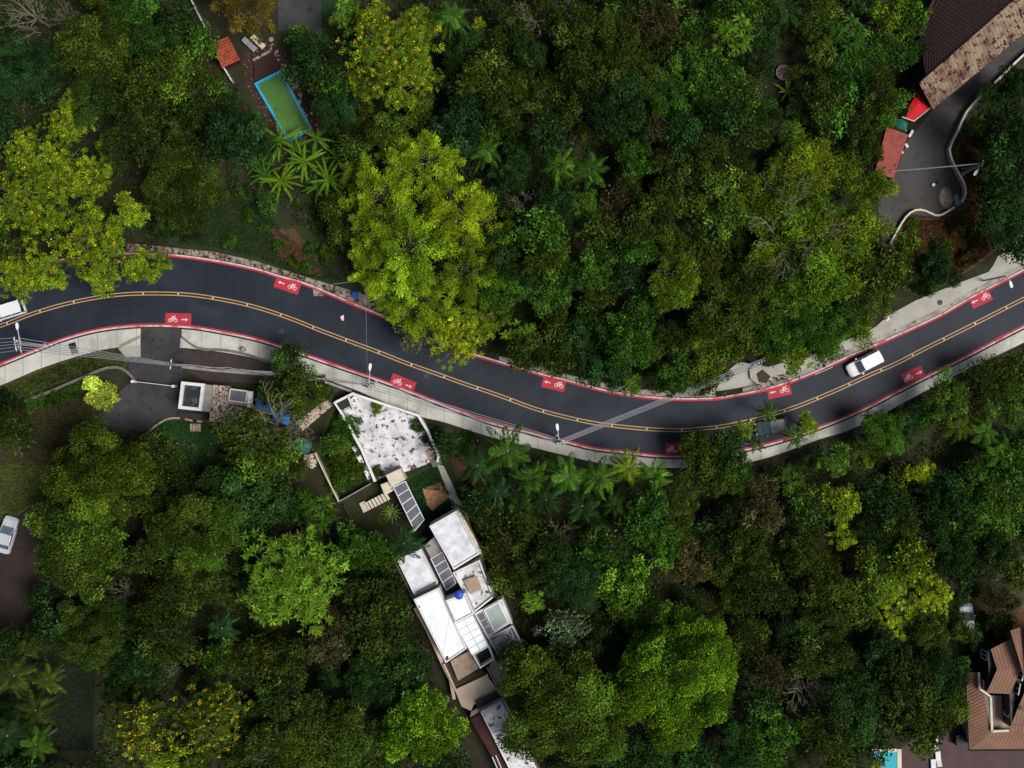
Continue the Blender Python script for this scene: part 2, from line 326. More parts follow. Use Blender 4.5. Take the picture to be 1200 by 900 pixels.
# outer edge of the south pavement
S_OUT = [(-120, 500), (-60, 474), (0, 452), (50, 431), (100, 415), (139, 407), (185, 404), (232, 409), (275, 415), (307, 422), (362, 437), (400, 451), (417, 457), (450, 471), (489, 487), (518, 494), (543, 502), (575, 512), (611, 521), (660, 533), (700, 542), (740, 547), (795, 548), (850, 546), (900, 536), (965, 513), (987, 507), (1025, 490), (1062, 470), (1125, 437), (1200, 401), (1320, 340)]
sox = np.array([p[0] for p in S_OUT], float); soy = np.array([p[1] for p in S_OUT], float)
nox = np.array([p[0] for p in N_EDGE], float); noy = np.array([p[1] for p in N_EDGE], float)
def gz(x, y):          # terrain: the bank rises north of the bend and falls away south-east of it
    x = np.asarray(x, float); y = np.asarray(y, float); px = 600 + x*10
    so = (450 - np.interp(px, sox, soy))/10; no = (450 - np.interp(px, nox, noy))/10
    drop = -3.0*sstep(1.5, 9, so - y)*sstep(9, 24, x)
    rise = 2.5*sstep(4, 16, y - no)*sstep(-12, 4, x)*(1 - sstep(30, 38, x))
    return drop + rise

# ------------------------------------------------------------ ground, road, pavements
def axis(half, inner):
    a = np.arange(-inner, inner+.01, 1.0); o = inner + np.cumsum(4*1.35**np.arange(12)); o = o[o < half].tolist() + [half]
    return np.r_[-np.array(o)[::-1], a, o]
gx, gy = axis(600, 80), axis(600, 65)
GX, GY = np.meshgrid(gx, gy); rng0 = np.random.default_rng(3)
GZ = gz(np.clip(GX, -80, 80), np.clip(GY, -65, 65))
g = MB(); nx = len(gx)
g.add(np.c_[GX.ravel(), GY.ravel(), GZ.ravel()].tolist(), [(j*nx+i, j*nx+i+1, (j+1)*nx+i+1, (j+1)*nx+i) for j in range(len(gy)-1) for i in range(nx-1)])
g.build('ground', 'soil', kind='structure', smooth=True)
road = strip(NE_, SE_, .030).build('road', 'asphalt', kind='structure')
for pl in ([(690, 462), (760, 474), (800, 476), (798, 488), (750, 486), (688, 476)], [(222, 356), (262, 362), (260, 372), (221, 368)], [(1090, 402), (1112, 391), (1117, 401), (1096, 412)], [(560, 470), (578, 476), (574, 486), (556, 480)]):
    MB().poly(PW(pl), .0325).build('road_repair', 'asphalt_old', road)
for px_, py_ in ((500, 440), (868, 478), (330, 388)):
    cc_ = W(px_, py_); MB().disc(cc_, .33, .028, .036, 18).build('manhole_cover', 'old_asphalt', road)

for sgn in (1, -1):
    strip(offset(CE_, sgn*.17 + .055), offset(CE_, sgn*.17 - .055), .036).build('centre_line', 'amber_paint', road)
strip(offset(NE_, -.02), offset(NE_, -.19), .036).build('edge_line', 'red_paint', road)
strip(offset(SE_, .02), offset(SE_, .19), .036).build('edge_line', 'red_paint', road)
CL = np.array(PW(catmull(C_LINE))); d = np.r_[0, np.cumsum(np.hypot(*np.diff(CL, axis=0).T))]
for k, t in enumerate(np.arange(1.2, d[-1], 4.1)):
    x, y = np.interp(t, d, CL[:, 0]), np.interp(t, d, CL[:, 1]); x2, y2 = np.interp(t+.1, d, CL[:, 0]), np.interp(t+.1, d, CL[:, 1])
    if abs(x) > 61: continue
    a = math.atan2(y2-y, x2-x); MB().box((x, y, .055), (.16, .2, .04), a, .03).build('road_stud', 'white_paint', road)
def patch(c, ang, flip, s=1.0):
    cx, cy = W(*c); a = R_(ang); ca, sa = math.cos(a), math.sin(a)
    T = lambda x, y: (cx + x*ca - y*sa, cy + x*sa + y*ca)
    p = MB().poly([T(-1.42*s, -.72), T(1.42*s, -.72), T(1.42*s, .72), T(-1.42*s, .72)], .040).build('bike_lane_patch', 'red_paint', road)
    b = MB(); bx = .62*flip; z = .044
    def ring(x, y, r, w):
        n = 18; vs = []
        for k in range(n):
            t = 2*math.pi*k/n
            for rr in (r, r-w): q = T(x+rr*math.cos(t), y+rr*math.sin(t)); vs.append((q[0], q[1], z))
        b.add(vs, [(2*k, 2*((k+1) % n), 2*((k+1) % n)+1, 2*k+1) for k in range(n)])
    def ln(m_, p0, p1, w=.07, zz=z):
        dx, dy = p1[0]-p0[0], p1[1]-p0[1]; l = math.hypot(dx, dy); ux, uy = -dy/l*w/2, dx/l*w/2
        m_.add([(*T(p0[0]+ux, p0[1]+uy), zz), (*T(p0[0]-ux, p0[1]-uy), zz), (*T(p1[0]-ux, p1[1]-uy), zz), (*T(p1[0]+ux, p1[1]+uy), zz)], [(0, 1, 2, 3)])
    # bicycle seen from the rider's end: wheels fore and aft along the lane
    ring(bx-.3, -.12, .24, .07); ring(bx+.3, -.12, .24, .07)
    for k, (q0, q1) in enumerate([((bx-.3, -.12), (bx-.08, .22)), ((bx-.08, .22), (bx+.05, -.12)), ((bx+.05, -.12), (bx-.3, -.12)), ((bx-.08, .22), (bx+.2, .24)), ((bx+.2, .24), (bx+.05, -.12)), ((bx+.3, -.12), (bx+.17, .38)), ((bx+.17, .38), (bx+.3, .4)), ((bx-.18, .3), (bx+.02, .3))]):
        ln(b, q0, q1, .075, z + .0008*(k+1))
    b.build('bicycle_mark', 'white_paint', p)
    ar = MB(); ax = -.72*flip; d_ = -flip
    ln(ar, (ax-.35*d_, 0), (ax+.15*d_, 0), .12)
    ar.add([(*T(ax+.12*d_, .19), z+.001), (*T(ax+.12*d_, -.19), z+.001), (*T(ax+.45*d_, 0), z+.001)], [(0, 1, 2)])
    ar.build('arrow_mark', 'white_paint', p)
for c, a, f, s in (((209, 374.3), -2, -1, 1.07), ((337, 334), -19, 1, 1.05), ((472, 449.5), -22, -1, 1.05), ((649, 449.5), -13, 1, .95), ((793, 526.5), -3, -1, .95), ((913, 458), 13, 1, .97), ((1070, 440), 25, -1, .9), ((1149, 350), 26, 1, .9)):
    patch(c, a, f, s)
# patched asphalt and marks
MB().poly(PW([(366, 336), (382, 331), (381, 347), (368, 347)]), .034).build('road_repair', 'broken', road)
MB().poly(PW([(399, 371), (403, 369), (403, 376), (400, 375)]), .034).build('road_repair', 'white_paint', road)
# kerbs
strip(offset(NE_, .0), offset(NE_, .2), .13, 0).build('kerb', 'kerb', kind='structure')
strip(offset(SE_, -.0), offset(SE_, -.2), .13, 0).build('kerb', 'kerb', kind='structure')
# south pavement: two runs with the driveway between them
SI = PW(catmull(S_EDGE)); SI = offset(np.array(SI), -.38)
SOW = np.array(PW(catmull(S_OUT)))
def between(P, x0, x1):
    P = P[(P[:, 0] >= x0) & (P[:, 0] <= x1)]; return P
def run(x0, x1, n, name='pavement', m='slabs', z=.13):
    X = np.linspace((x0-600)/10, (x1-600)/10, n)
    A = np.c_[X, np.interp(X, SI[:, 0], SI[:, 1])]; B = np.c_[X, np.interp(X, SOW[:, 0], SOW[:, 1])]
    return strip(A, B, z, -3.2 if x0 > 820 else -.05, True).build(name, m, kind='structure')
run(-100, 165, 60); run(213, 820, 130); run(823, 1300, 100)
MB().prism(PW([(139, 408.5), (165, 396), (165, 418), (148, 418.5)]), -.05, .125).build('pavement', 'concrete', kind='structure')
MB().prism(PW([(212, 396), (233, 409.5), (211, 407.5)]), -.05, .126).build('pavement', 'concrete', kind='structure')
MB().poly(PW([(140, 404), (165, 392), (165, 396), (141, 408)]), .135).build('drain_channel', 'grey_wall', kind='structure')
dr = catmull([(213, 393), (233, 406.5), (262, 408.5), (290, 414), (325, 426)]);
strip(np.array(PW(dr)), np.array(PW(dr + [0, 3.4])), .137).build('drain_channel', 'cobble', kind='structure')
# driveway, yards
def sheet(name, pts, z, m, **k): return MB().poly(PW(pts, z), z).build(name, m, kind='structure', **k)
sheet('driveway', [(165, 383.5), (212, 385), (212, 408), (215, 432), (211, 470), (240, 492), (262, 500), (258, 508), (225, 492), (200, 490), (178, 507), (110, 496), (112, 488), (148, 452), (160, 447), (150, 430), (152, 419), (165, 418)], .022, 'old_asphalt')
sheet('driveway', [(213, 409.5), (232, 410.5), (275, 416), (307, 423), (362, 438), (405, 456), (385, 462), (330, 452), (300, 449), (240, 446), (216, 434)], .020, 'brick_pave')
sheet('verge', [(-20, 462), (0, 453), (50, 432), (100, 416), (139, 408), (150, 420), (148, 430), (110, 434), (60, 452), (0, 474), (-20, 480)], .03, 'verge')
sheet('lawn', [(-60, 490), (0, 480), (60, 462), (100, 452), (112, 485), (90, 520), (62, 575), (20, 605), (-60, 625)], .018, 'brown_soil')
sheet('lawn', [(-60, 560), (0, 545), (40, 540), (62, 560), (60, 576), (20, 605), (-60, 625)], .024, 'verge')
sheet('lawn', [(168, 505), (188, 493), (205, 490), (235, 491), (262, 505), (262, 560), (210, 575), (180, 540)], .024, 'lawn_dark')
sheet('lawn', [(215, 235), (275, 215), (310, 240), (330, 270), (372, 300), (410, 330), (360, 330), (300, 303), (250, 292), (205, 288)], .02, 'turf_mid')
sheet('bare_earth', [(318, 268), (345, 268), (372, 300), (378, 325), (350, 318), (325, 300)], .026, 'red_soil')
sheet('path', [(62, 570), (75, 590), (52, 640), (45, 690), (38, 745), (20, 790), (-60, 800), (-60, 640), (0, 618), (35, 600), (55, 575)], .02, 'brown_path')
sheet('path', [(325, -60), (378, -60), (376, 40), (350, 45), (326, 35)], .02, 'old_asphalt')
sheet('lawn', [(378, -60), (400, -60), (398, 15), (377, 20)], .02, 'lawn_dark')
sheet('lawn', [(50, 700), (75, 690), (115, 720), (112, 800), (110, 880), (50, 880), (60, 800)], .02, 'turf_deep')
# north verge: broken concrete strip, later the pale pavement
va = catmull([(195, 291), (250, 295), (300, 305), (350, 322), (410, 345), (455, 365), (500, 385)])
NEo = np.array(PW(catmull(N_EDGE)))
def nrun(x0, x1, fn, n, name, m, z=.1, gap=.3):
    X = np.linspace((x0-600)/10, (x1-600)/10, n); A = np.c_[X, np.interp(X, NEo[:, 0], NEo[:, 1]) + gap]
    F = np.array(PW(fn)); B = np.c_[X, np.interp(X, F[:, 0], F[:, 1])]
    return strip(A, B, z, -.05, True).build(name, m, kind='structure')
nrun(140, 500, [(140, 284), (200, 290), (250, 295), (300, 306), (350, 322), (410, 340), (455, 350), (500, 370)], 60, 'verge', 'broken')
nrun(585, 838, [(585, 417), (640, 432), (700, 447), (750, 456), (800, 459), (838, 455)], 50, 'verge', 'kerb_grey', .08)
nrun(832, 1300, [(832, 452), (846, 440), (866, 424), (900, 430), (942, 418), (985, 401), (1025, 384), (1040, 370), (1075, 351), (1125, 331), (1160, 318), (1170, 298), (1200, 294), (1300, 250)], 90, 'pavement', 'concrete', .12, .9)
nrun(870, 1300, [(870, 455), (900, 447), (947, 431), (1000, 407), (1037, 391), (1100, 362), (1137, 341), (1200, 308), (1300, 250)], 70, 'verge', 'kerb_grey', .126)
# north-east lane and its slope
sheet('lane', [(1260, 0), (1200, 40), (1140, 85), (1092, 130), (1064, 165), (1048, 205), (1028, 240), (1036, 300), (1052, 268), (1066, 250), (1090, 254), (1110, 252), (1128, 240), (1133, 225), (1122, 200), (1114, 176), (1134, 134), (1166, 99), (1200, 66), (1260, 20)], .022, 'lane_asphalt')
sheet('bare_earth', [(1063, 256), (1095, 256), (1120, 250), (1136, 235), (1128, 200), (1120, 176), (1140, 140), (1150, 170), (1150, 260), (1165, 296), (1120, 328), (1075, 348), (1050, 330), (1045, 285)], .016, 'red_soil')
# south-east plot (3 m lower)
MB().poly(PW([(1052, 880), (1075, 862), (1110, 840), (1122, 800), (1134, 790), (1134, 880), (1260, 880), (1260, 960), (1056, 960)], -2.97), -2.97).build('patio', 'patio', kind='structure')
MB().poly(PW([(1150, 700), (1260, 680), (1260, 735), (1185, 738), (1150, 730)], -2.97), -2.97).build('bare_earth', 'red_soil', kind='structure')
MB().poly(PW([(1118, 700), (1150, 700), (1150, 760), (1132, 786), (1118, 760)], -2.975), -2.975).build('lawn', 'verge', kind='structure')
MB().poly(PW([(520, 500), (555, 515), (570, 560), (560, 620), (545, 600), (530, 545)], .02), .02).build('bare_earth', 'red_soil', kind='structure')
sheet('lawn', [(370, 530), (392, 470), (434, 566), (396, 590)], .026, 'lawn')
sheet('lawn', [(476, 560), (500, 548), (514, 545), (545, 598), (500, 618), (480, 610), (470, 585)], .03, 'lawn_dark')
sheet('mulch_bed', [(495, 573), (516, 565), (526, 583), (506, 599), (501, 592)], .036, 'mulch')
sheet('path', [(512, 544), (520, 546), (548, 605), (563, 640), (570, 668), (563, 668), (540, 610), (528, 588)], .034, 'concrete')
sheet('path', [(347, 495), (383, 468), (391, 474), (355, 505)], .026, 'pebble')
sheet('poolside', [(286, 60), (322, 45), (345, 80), (385, 115), (392, 150), (350, 175), (320, 150), (292, 110), (284, 80)], .018, 'pool_earth')

# ------------------------------------------------------------ vehicles
def loft(st):
    mb = MB(); n = 10; vs = []
    for x, w, z0, z1, ins in st:
        h = z1 - z0
        half = [(w*.86, z0), (w, z0+.18*h), (w, z0+.62*h), (w*(ins+1)/2*1.0, z0+.9*h), (w*ins*.93, z1)]
        vs += [(x, y, z) for y, z in half] + [(x, -y, z) for y, z in half[::-1]]
    fs = []
    for i in range(len(st)-1):
        for k in range(n): fs.append((i*n+k, i*n+(k+1) % n, (i+1)*n+(k+1) % n, (i+1)*n+k))
    fs.append(tuple(range(n))[::-1]); fs.append(tuple((len(st)-1)*n+k for k in range(n)))
    return mb.add(vs, fs)
def make_car(name, label, cat, px, py, ang, paint, L=4.4, Wd=1.84, H=1.72, rear=-.46, rfront=.12, ws=.31, z=.03, group=None, rear_slope=.03):
    t = thing(name, label, cat, (0, 0, 0), group); w = Wd/2
    body = loft([(-.5*L, w*.7, .42, .78, .9), (-.488*L, w*.88, .3, .93, .93), (-.44*L, w*.98, .22, 1.0, .94), (-.2*L, w, .2, 1.0, .95), (.1*L, w, .2, .99, .95), (ws*L, w*.98, .2, .97, .93), (.40*L, w*.95, .22, .9, .9), (.455*L, w*.88, .26, .8, .88), (.485*L, w*.74, .32, .7, .85), (.5*L, w*.55, .38, .6, .85)]).build('body', paint, t, smooth=False)
    gr = loft([((rear-.005)*L, w*.84, .92, 1.0, .9), ((rear+rear_slope)*L, w*.89, .92, H-.06, .86), ((rfront)*L, w*.9, .92, H-.05, .86), ((ws)*L, w*.86, .9, .985, .93)]).build('windows', 'car_glass', t)
    rf = MB(); rw = w*.80
    a0, a1 = (rear+rear_slope)*L, rfront*L
    pl = [(a0, -rw*.9), (a0+.12, -rw), (a1-.1, -rw), (a1+.02, -rw*.9), (a1+.05, 0), (a1+.02, rw*.9), (a1-.1, rw), (a0+.12, rw), (a0, rw*.9), (a0-.04, 0)]
    rf.prism(pl, H-.09, H); rf.build('roof', paint, t)
    x0, x1 = rfront*L+.06, ws*L-.02
    MB().add([(x0, -rw*.9, H-.035), (x0, rw*.9, H-.035), (x1, w*.8, 1.01), (x1, -w*.8, 1.01)], [(0, 3, 2, 1)]).build('windscreen', 'windscreen', t)
    for s in (-1, 1):
        for a_, b_, w_, h_ in (((x0, s*rw*.95, H-.06), (x1+.04, s*w*.84, 1.0), .07, .05), (((a0+a1)/2, s*w*.86, H-.1), ((a0+a1)/2-.02, s*w*.935, 1.0), .09, .04),
                               ((a0+.1, s*w*.82, H-.1), (rear*L+.05, s*w*.9, 1.0), .14, .05), ((a1-.25, s*w*.84, H-.08), (a1-.2, s*w*.93, 1.0), .07, .04)):
            MB().bar(a_, b_, w_, h_).build('pillar', paint, t)
    if rear_slope > .06:
        MB().add([(a0-.05, -rw*.85, H-.04), (a0-.05, rw*.85, H-.04), (rear*L+.02, w*.76, 1.03), (rear*L+.02, -w*.76, 1.03)], [(0, 1, 2, 3)]).build('rear_window', 'windscreen', t)
    for s in (-1, 1):
        MB().box((ws*L-.35, s*(w+.09), 1.03), (.14, .2, .12), 0, .03).build('mirror', paint, t)
        MB().add([(.462*L, s*w*.84, .80), (.488*L, s*w*.66, .69), (.47*L, s*w*.5, .76), (.44*L, s*w*.72, .845)], [(0, 1, 2, 3)]).build('headlight', 'lens', t)
        MB().box((-.483*L, s*w*.8, .86), (.07, .22, .16), 0, .02).build('tail_light', 'tail', t)
        for x in (-.3*L, .31*L):
            wh = MB(); wh.tube([(x, s*(w-.2), .32), (x, s*(w-.01), .32)], .32, 16); wo = wh.build('wheel', 'tyre', t)
            MB().tube([(x, s*(w-.02), .32), (x, s*(w+.005), .32)], .19, 12).build('rim', 'rim', wo)
    MB().box((.5*L-.02, 0, .42), (.04, w*.7, .1)).build('grille', 'black_plastic', t)
    hm = MB()
    for s in (-1, 1): hm.bar((ws*L+.02, s*w*.55, .985), (.43*L, s*w*.45, .865), .025, .012)
    hm.bar((ws*L+.05, -w*.7, .985), (ws*L+.05, w*.7, .985), .03, .02); hm.build('bonnet_seam', 'black_plastic', t)
    x, y = W(px, py, z+1); t.location = (x, y, z); t.rotation_euler = (0, 0, R_(ang)); return t
make_car('minivan', 'white minivan driving down the road beside the kerb on the right side', 'van', 1014, 426, 207, 'car_white', L=4.35, Wd=1.72, rear=-.47, rfront=.10, ws=.25)
make_car('hatchback', 'white hatchback half under the yellow-green trees at the left edge of the road', 'car', 7.5, 364, 197, 'car_white', L=4.2, Wd=1.75, rear=-.47, rfront=.14, ws=.3)
make_car('hatchback', 'dark teal hatchback half hidden by small trees leaning over the road', 'car', 905, 500, 190, 'car_green', L=4.0, Wd=1.75, H=1.5, rear=-.44, rfront=.05, ws=.27, rear_slope=.1)
make_car('sedan', 'silver-white sedan parked on the brown path at the left edge', 'car', 7, 627, 74, 'car_silver', L=4.4, Wd=1.8, H=1.46, rear=-.36, rfront=.03, ws=.22, z=.02, rear_slope=.12)
make_car('sedan', 'grey car parked under dark foliage beside the terracotta house', 'car', 1133, 728, 91, 'car_silver', L=4.2, Wd=1.8, H=1.5, rear=-.4, rfront=.03, ws=.24, z=-2.97, rear_slope=.1)

# ------------------------------------------------------------ street furniture
def lamp_post(name, label, top, H, arm_to, base=None, group='street lamps along the road', fixed_z=.13):
    bx, by = base if base else W(*top, H); bz = fixed_z
    t = thing(name, label, 'street lamp', (bx, by, bz), group)
    MB().tube([(bx, by, bz), (bx, by, bz+.3), (bx, by, H)], [.13, .12, .07], 10).build('post', 'steel', t)
    ax, ay = W(*arm_to, H+.35); d = Vector((ax-bx, ay-by, 0)); L = d.length; d.normalize()
    pts = [(bx+d.x*L*s, by+d.y*L*s, H-.3+.65*math.sin(s*math.pi/2)) for s in np.linspace(0, .82, 6)]
    MB().tube(pts, .05, 8).build('arm', 'steel', t)
    a = math.atan2(d.y, d.x); hx, hy = bx+d.x*L*.9, by+d.y*L*.9
    hd = MB(); cs, sn = math.cos(a), math.sin(a)
    pl = [(-.42, -.07), (-.1, -.16), (.3, -.15), (.42, 0), (.3, .15), (-.1, .16), (-.42, .07)]
    hd.prism([(hx+x*cs-y*sn, hy+x*sn+y*cs) for x, y in pl], H+.28, H+.42); hd.build('lamp_head', 'lamp_white', t)
    MB().box((hx+.05*cs, hy+.05*sn, H+.265), (.5, .22, .03), a).build('lamp_lens', 'lens', t)
    MB().box((bx, by, bz+.02), (.4, .4, .04), a, .05).build('base_plate', 'steel', t)
    return t
def util_pole(label, top, H, arms, z=.13, extra=None, category='utility pole'):
    bx, by = W(*top, H); t = thing('utility_pole', label, category, (bx, by, z), 'utility poles carrying the cables')
    MB().tube([(bx, by, z), (bx, by, H)], [.17, .11], 10).build('shaft', 'pole', t)
    for ang, L, hz, off in arms:
        a = R_(ang); ca, sa = math.cos(a), math.sin(a); cx, cy = bx + off*ca*0, by
        arm = MB().bar((bx-ca*L/2, by-sa*L/2, hz), (bx+ca*L/2, by+sa*L/2, hz), .1, .1).build('cross_arm', 'lamp_white', t)
        for s in (-.46, -.16, .16, .46):
            MB().tube([(bx+ca*L*s, by+sa*L*s, hz+.05), (bx+ca*L*s, by+sa*L*s, hz+.14), (bx+ca*L*s, by+sa*L*s, hz+.22)], [.05, .07, .03], 8).build('insulator', 'black_plastic', arm)
    if extra: extra(t, bx, by)
    return t, (bx, by)
def ex_transf(t, bx, by):
    MB().tube([(bx-.35, by+.22, 5.6), (bx-.35, by+.22, 6.4)], .24, 12).build('transformer', 'steel', t)
PA, pa = util_pole('pale concrete pole with three cross arms on the left corner of the pavement', (17, 403), 8.2, [(100, 1.7, 8.0, 0), (104, 1.1, 7.3, 0), (98, 2.0, 6.6, 0)], extra=ex_transf)
lamp_post('street_lamp', 'white street lamp on a thin arm beside the pole at the left edge', (27.5, 400), 7.6, (20, 380), base=(pa[0]+.35, pa[1]+.1))
PT, pt_ = util_pole('slim white-topped pole standing in the driveway entrance', (200, 427), 6.4, [(83, 1.25, 6.35, 0), (-6, .9, 6.15, 0)], z=.02)
def ex_boxes(t, bx, by):
    MB().box((bx-.45, by-.02, 4.2), (.7, .4, .5), -.3, .05).build('junction_box', 'black_plastic', t)
    MB().box((bx+.45, by-.1, 4.6), (.6, .3, .35), -.3, .05).build('junction_box', 'steel', t)
PB, pb = util_pole('utility pole with dark boxes behind the lamp above the white terrace', (430, 451), 6.8, [(-20, 1.0, 6.5, 0)], extra=ex_boxes)
lamp_post('street_lamp', 'white street lamp above the lamp-side red bicycle patch near the white terrace', (431, 447), 7.2, (434, 428), base=(pb[0]+.25, pb[1]+.3))
PC, pc = util_pole('utility pole at the bend where the cables cross the road', (657, 518), 7.2, [(25, 1.1, 6.9, 0), (-60, .8, 6.5, 0)], extra=ex_boxes)
lamp_post('street_lamp', 'white street lamp at the bottom of the bend where cables cross', (656, 514), 7.2, (653, 499), base=(pc[0]-.2, pc[1]+.3))
lamp_post('street_lamp', 'pale blue-white street lamp at the far right end of the road', (1180, 323), 7.2, (1185, 334.5))
PD, pd_ = util_pole('utility pole at the back of the pale pavement behind the curved kerb', (893, 424), 6.9, [(25, 1.0, 6.6, 0)], z=.1)
PE, pe = util_pole('slim pole east of the lane beyond the white garden wall', (1152, 191), 6.0, [(80, .8, 5.9, 0)], z=.02)
lamp_post('street_lamp', 'small white lamp hanging beside the slim pole east of the lane', (1148, 195), 5.2, (1143, 203), base=(pe[0]-.1, pe[1]-.2), fixed_z=.02)
# cables: each bundle between two poles is one thing made of its own strands
def cable(label, a, b, offs, r=.03, sag=.5, mid=None, twist=False):
    a, b = Vector(a), Vector(b); d = b-a; u = Vector((-d.y, d.x, 0)).normalized()
    t = thing('power_cable', label, 'cable', (a.x, a.y, min(a.z, b.z)-sag), 'cables strung between the poles')
    for k, (oa, ob, oz) in enumerate(offs):
        pts = []
        for s in np.linspace(0, 1, 15):
            p = a + d*s + u*(oa*(1-s)+ob*s); p.z += oz - sag*4*s*(1-s)
            if mid is not None: p += Vector((mid[0], mid[1], 0))*4*s*(1-s)
            if twist: p += u*.09*math.sin(s*34+k*2.1) + Vector((0, 0, .09*math.cos(s*34+k*2.1)))
            pts.append(p)
        MB().tube(pts, r, 6).build('strand', 'cable', t)
    return t
fan = [(-.6, -.12, 0), (-.3, -.05, .05), (.0, .02, 0), (.35, .08, .06), (.7, .15, 0)]
cable('fan of grey cables leaving the left edge of the photo from the corner pole', (pa[0], pa[1], 7.7), (-69, pa[1]-1.4, 8), [(-.7, -1.2, 0), (-.3, -.6, .1), (0, 0, 0), (.3, .6, .05), (.7, 1.2, 0)], .03, .3)
cable('grey cables spreading from the corner pole over the pavement to the driveway', (pa[0], pa[1], 7.4), (pt_[0], pt_[1], 6.2), fan, .035, .5)
cable('thick twisted grey cable from the driveway pole above the dark driveway', (pt_[0], pt_[1], 6.2), (pb[0], pb[1], 6.2), [(-.07, -.07, 0), (0, 0, .08), (.07, .07, 0)], .05, .4, mid=(.02, .2), twist=True)
cable('grey cables running along the pavement above the white terrace', (pb[0], pb[1], 6.3), (pc[0], pc[1], 6.7), [(-.35, -.3, 0), (-.1, -.1, 0), (.2, .1, .1), (.45, .3, 0)], .035, .5)
cable('broad band of parallel grey cables crossing the road diagonally at the bend', (pc[0], pc[1], 6.9), (pd_[0], pd_[1], 6.6), [(-.22, -.30, 0), (-.07, -.09, .03), (.08, .1, .0), (.22, .28, .03)], .045, .45)
cable('thin pale wire crossing the lane from the rose-tiled roof to the slim pole', (*W(1045, 201, 3.4), 3.4), (pe[0], pe[1], 5.6), [(0, 0, 0), (.08, .05, .02)], .028, .2)
cable('single thin wire crossing the road beside the plumed yellow-green tree', (*W(428, 330, 6.5), 6.5), (pb[0], pb[1], 6.6), [(0, 0, 0)], .016, .3)
cable('thin white wire along the upper verge beside the blue bin', (*W(390, 333, 3), 3), (*W(428, 328, 3.4), 3.4), [(0, 0, 0)], .03, .1)
# small things on the pavements
t = thing('drain_grate', 'dark square storm drain with a grey lid on the left pavement', 'drain', W3(86, 409, .13))
MB().box(W3(85, 405.5, .145), (.85, .75, .03), R_(15)).build('opening', 'black', t)
MB().box(W3(87.2, 412, .148), (.8, .55, .04), R_(15), .04).build('lid', 'cobble', t)
t = thing('litter_bin', 'dark grey cone-topped bin on the pavement right of the driveway', 'bin', W3(285, 409.5, .13)); c = W(285, 409.5, .5)
MB().tube([(*c, .13), (*c, .75)], [.26, .3], 14).build('drum', 'cobble', t); MB().dome((*c, .75), .3, .2).build('lid', 'cable', t)
t = thing('barrel', 'bright blue barrel standing on the upper verge beside the trees', 'barrel', W3(415.5, 345, .1)); c = W(415.5, 345, 1)
MB().tube([(*c, .1), (*c, .35), (*c, .75), (*c, 1.0)], [.34, .42, .42, .36], 16).build('drum', 'blue', t); MB().disc(c, .34, 1.0, 1.04).build('lid', 'blue', t)
t = thing('manhole_cover', 'round black manhole cover on the right pale pavement', 'manhole', W3(1101, 354.5, .13))
MB().disc(W(1101, 354.5), .28, .12, .15).build('lid', 'black', t); MB().disc(W(1101, 354.5), .34, .11, .132).build('frame', 'cobble', t)
mb = MB().tube([W3(x, y, .35) for x, y in ((905, 413), (893, 421), (885, 427), (879, 434), (880, 443), (887, 449))], .16, 8)
mb.build('retaining_kerb', 'concrete', label='low curved concrete kerb sweeping round the opening in the pale pavement', cat='kerb wall')
MB().poly(PW([(886, 438), (893, 433), (903, 441), (898, 449), (889, 448)]), .132).build('drain_opening', 'brown_soil', kind='structure')
for i, (x, y, lab) in enumerate(((1039, 373, 'small white sack lying on the edge of the right pale pavement'), (1004, 362, 'pale rubbish bag among shrubs above the white minivan'))):
    c = W3(x, y, .12); MB().dome(c, .35-.1*i, .3, 9, 3).build('sack', 'white_wall', label=lab, cat='sack')
MB().bar((*W(955, 439), -.02), (*W(975, 430), .3), .12, .1).build('plank', 'concrete', label='thin pale plank on the ground near the right pavement shrubs', cat='plank')

def wall(name, label, cat, pts, z0, h, w, m, group=None, parent=None):
    P = [W(p[0], p[1], z0+h) for p in pts]; A = offset(np.array(P), w/2) if len(P) > 2 else None
    mb = MB()
    for i in range(len(P)-1):
        a, b = Vector((*P[i], 0)), Vector((*P[i+1], 0)); d = (b-a).normalized()*w*.25
        if parent is None and len(P) > 6: d = d*1.6
        e = .003*(i % 2)
        mb.bar((a.x-d.x, a.y-d.y, z0+h/2+e), (b.x+d.x, b.y+d.y, z0+h/2+e), w, h)
    return mb.build(name, m, parent, label, cat, group)
wall('wall', 'low curved grey-topped wall beside the dark driveway under the cables', 'wall', catmull([(214, 430), (250, 434), (300, 438), (345, 442), (375, 446), (410, 458)], 12), 0, 1.1, .28, 'grey_wall')
wall('garden_wall', 'long white garden wall winding along the right side of the lane', 'wall', catmull([(1240, 30), (1200, 64), (1166, 97), (1150, 112), (1133, 131), (1122, 155), (1113, 175), (1119, 194), (1129, 212), (1132, 226), (1128, 236)], 9), 0, .9, .22, 'cream')
wall('garden_wall', 'short curved white garden wall below the grey cobbled ovals', 'wall', catmull([(1118, 243), (1105, 251), (1096, 252), (1085, 247), (1073, 246), (1062, 254), (1052, 270), (1044, 285)], 8), 0, .7, .2, 'cream')
t = thing('cobbled_circle', 'larger grey cobbled oval at the foot of the lane', 'paving', W3(1108, 232, .02)); MB().disc(W(1108, 232), .85, .0, .12, 22, 1.35, R_(5)).build('edge', 'cobble', t); MB().disc(W(1108, 232), .65, .12, .18, 20, 1.1, R_(5)).build('centre', 'stone', t)
t = thing('cobbled_circle', 'smaller grey cobbled oval beside the white garden wall', 'paving', W3(1121, 234, .02)); MB().disc(W(1121, 234), .42, .0, .11, 18, .8, R_(12)).build('edge', 'cobble', t); MB().disc(W(1121, 234), .25, .11, .16, 16, .55, R_(12)).build('centre', 'stone', t)
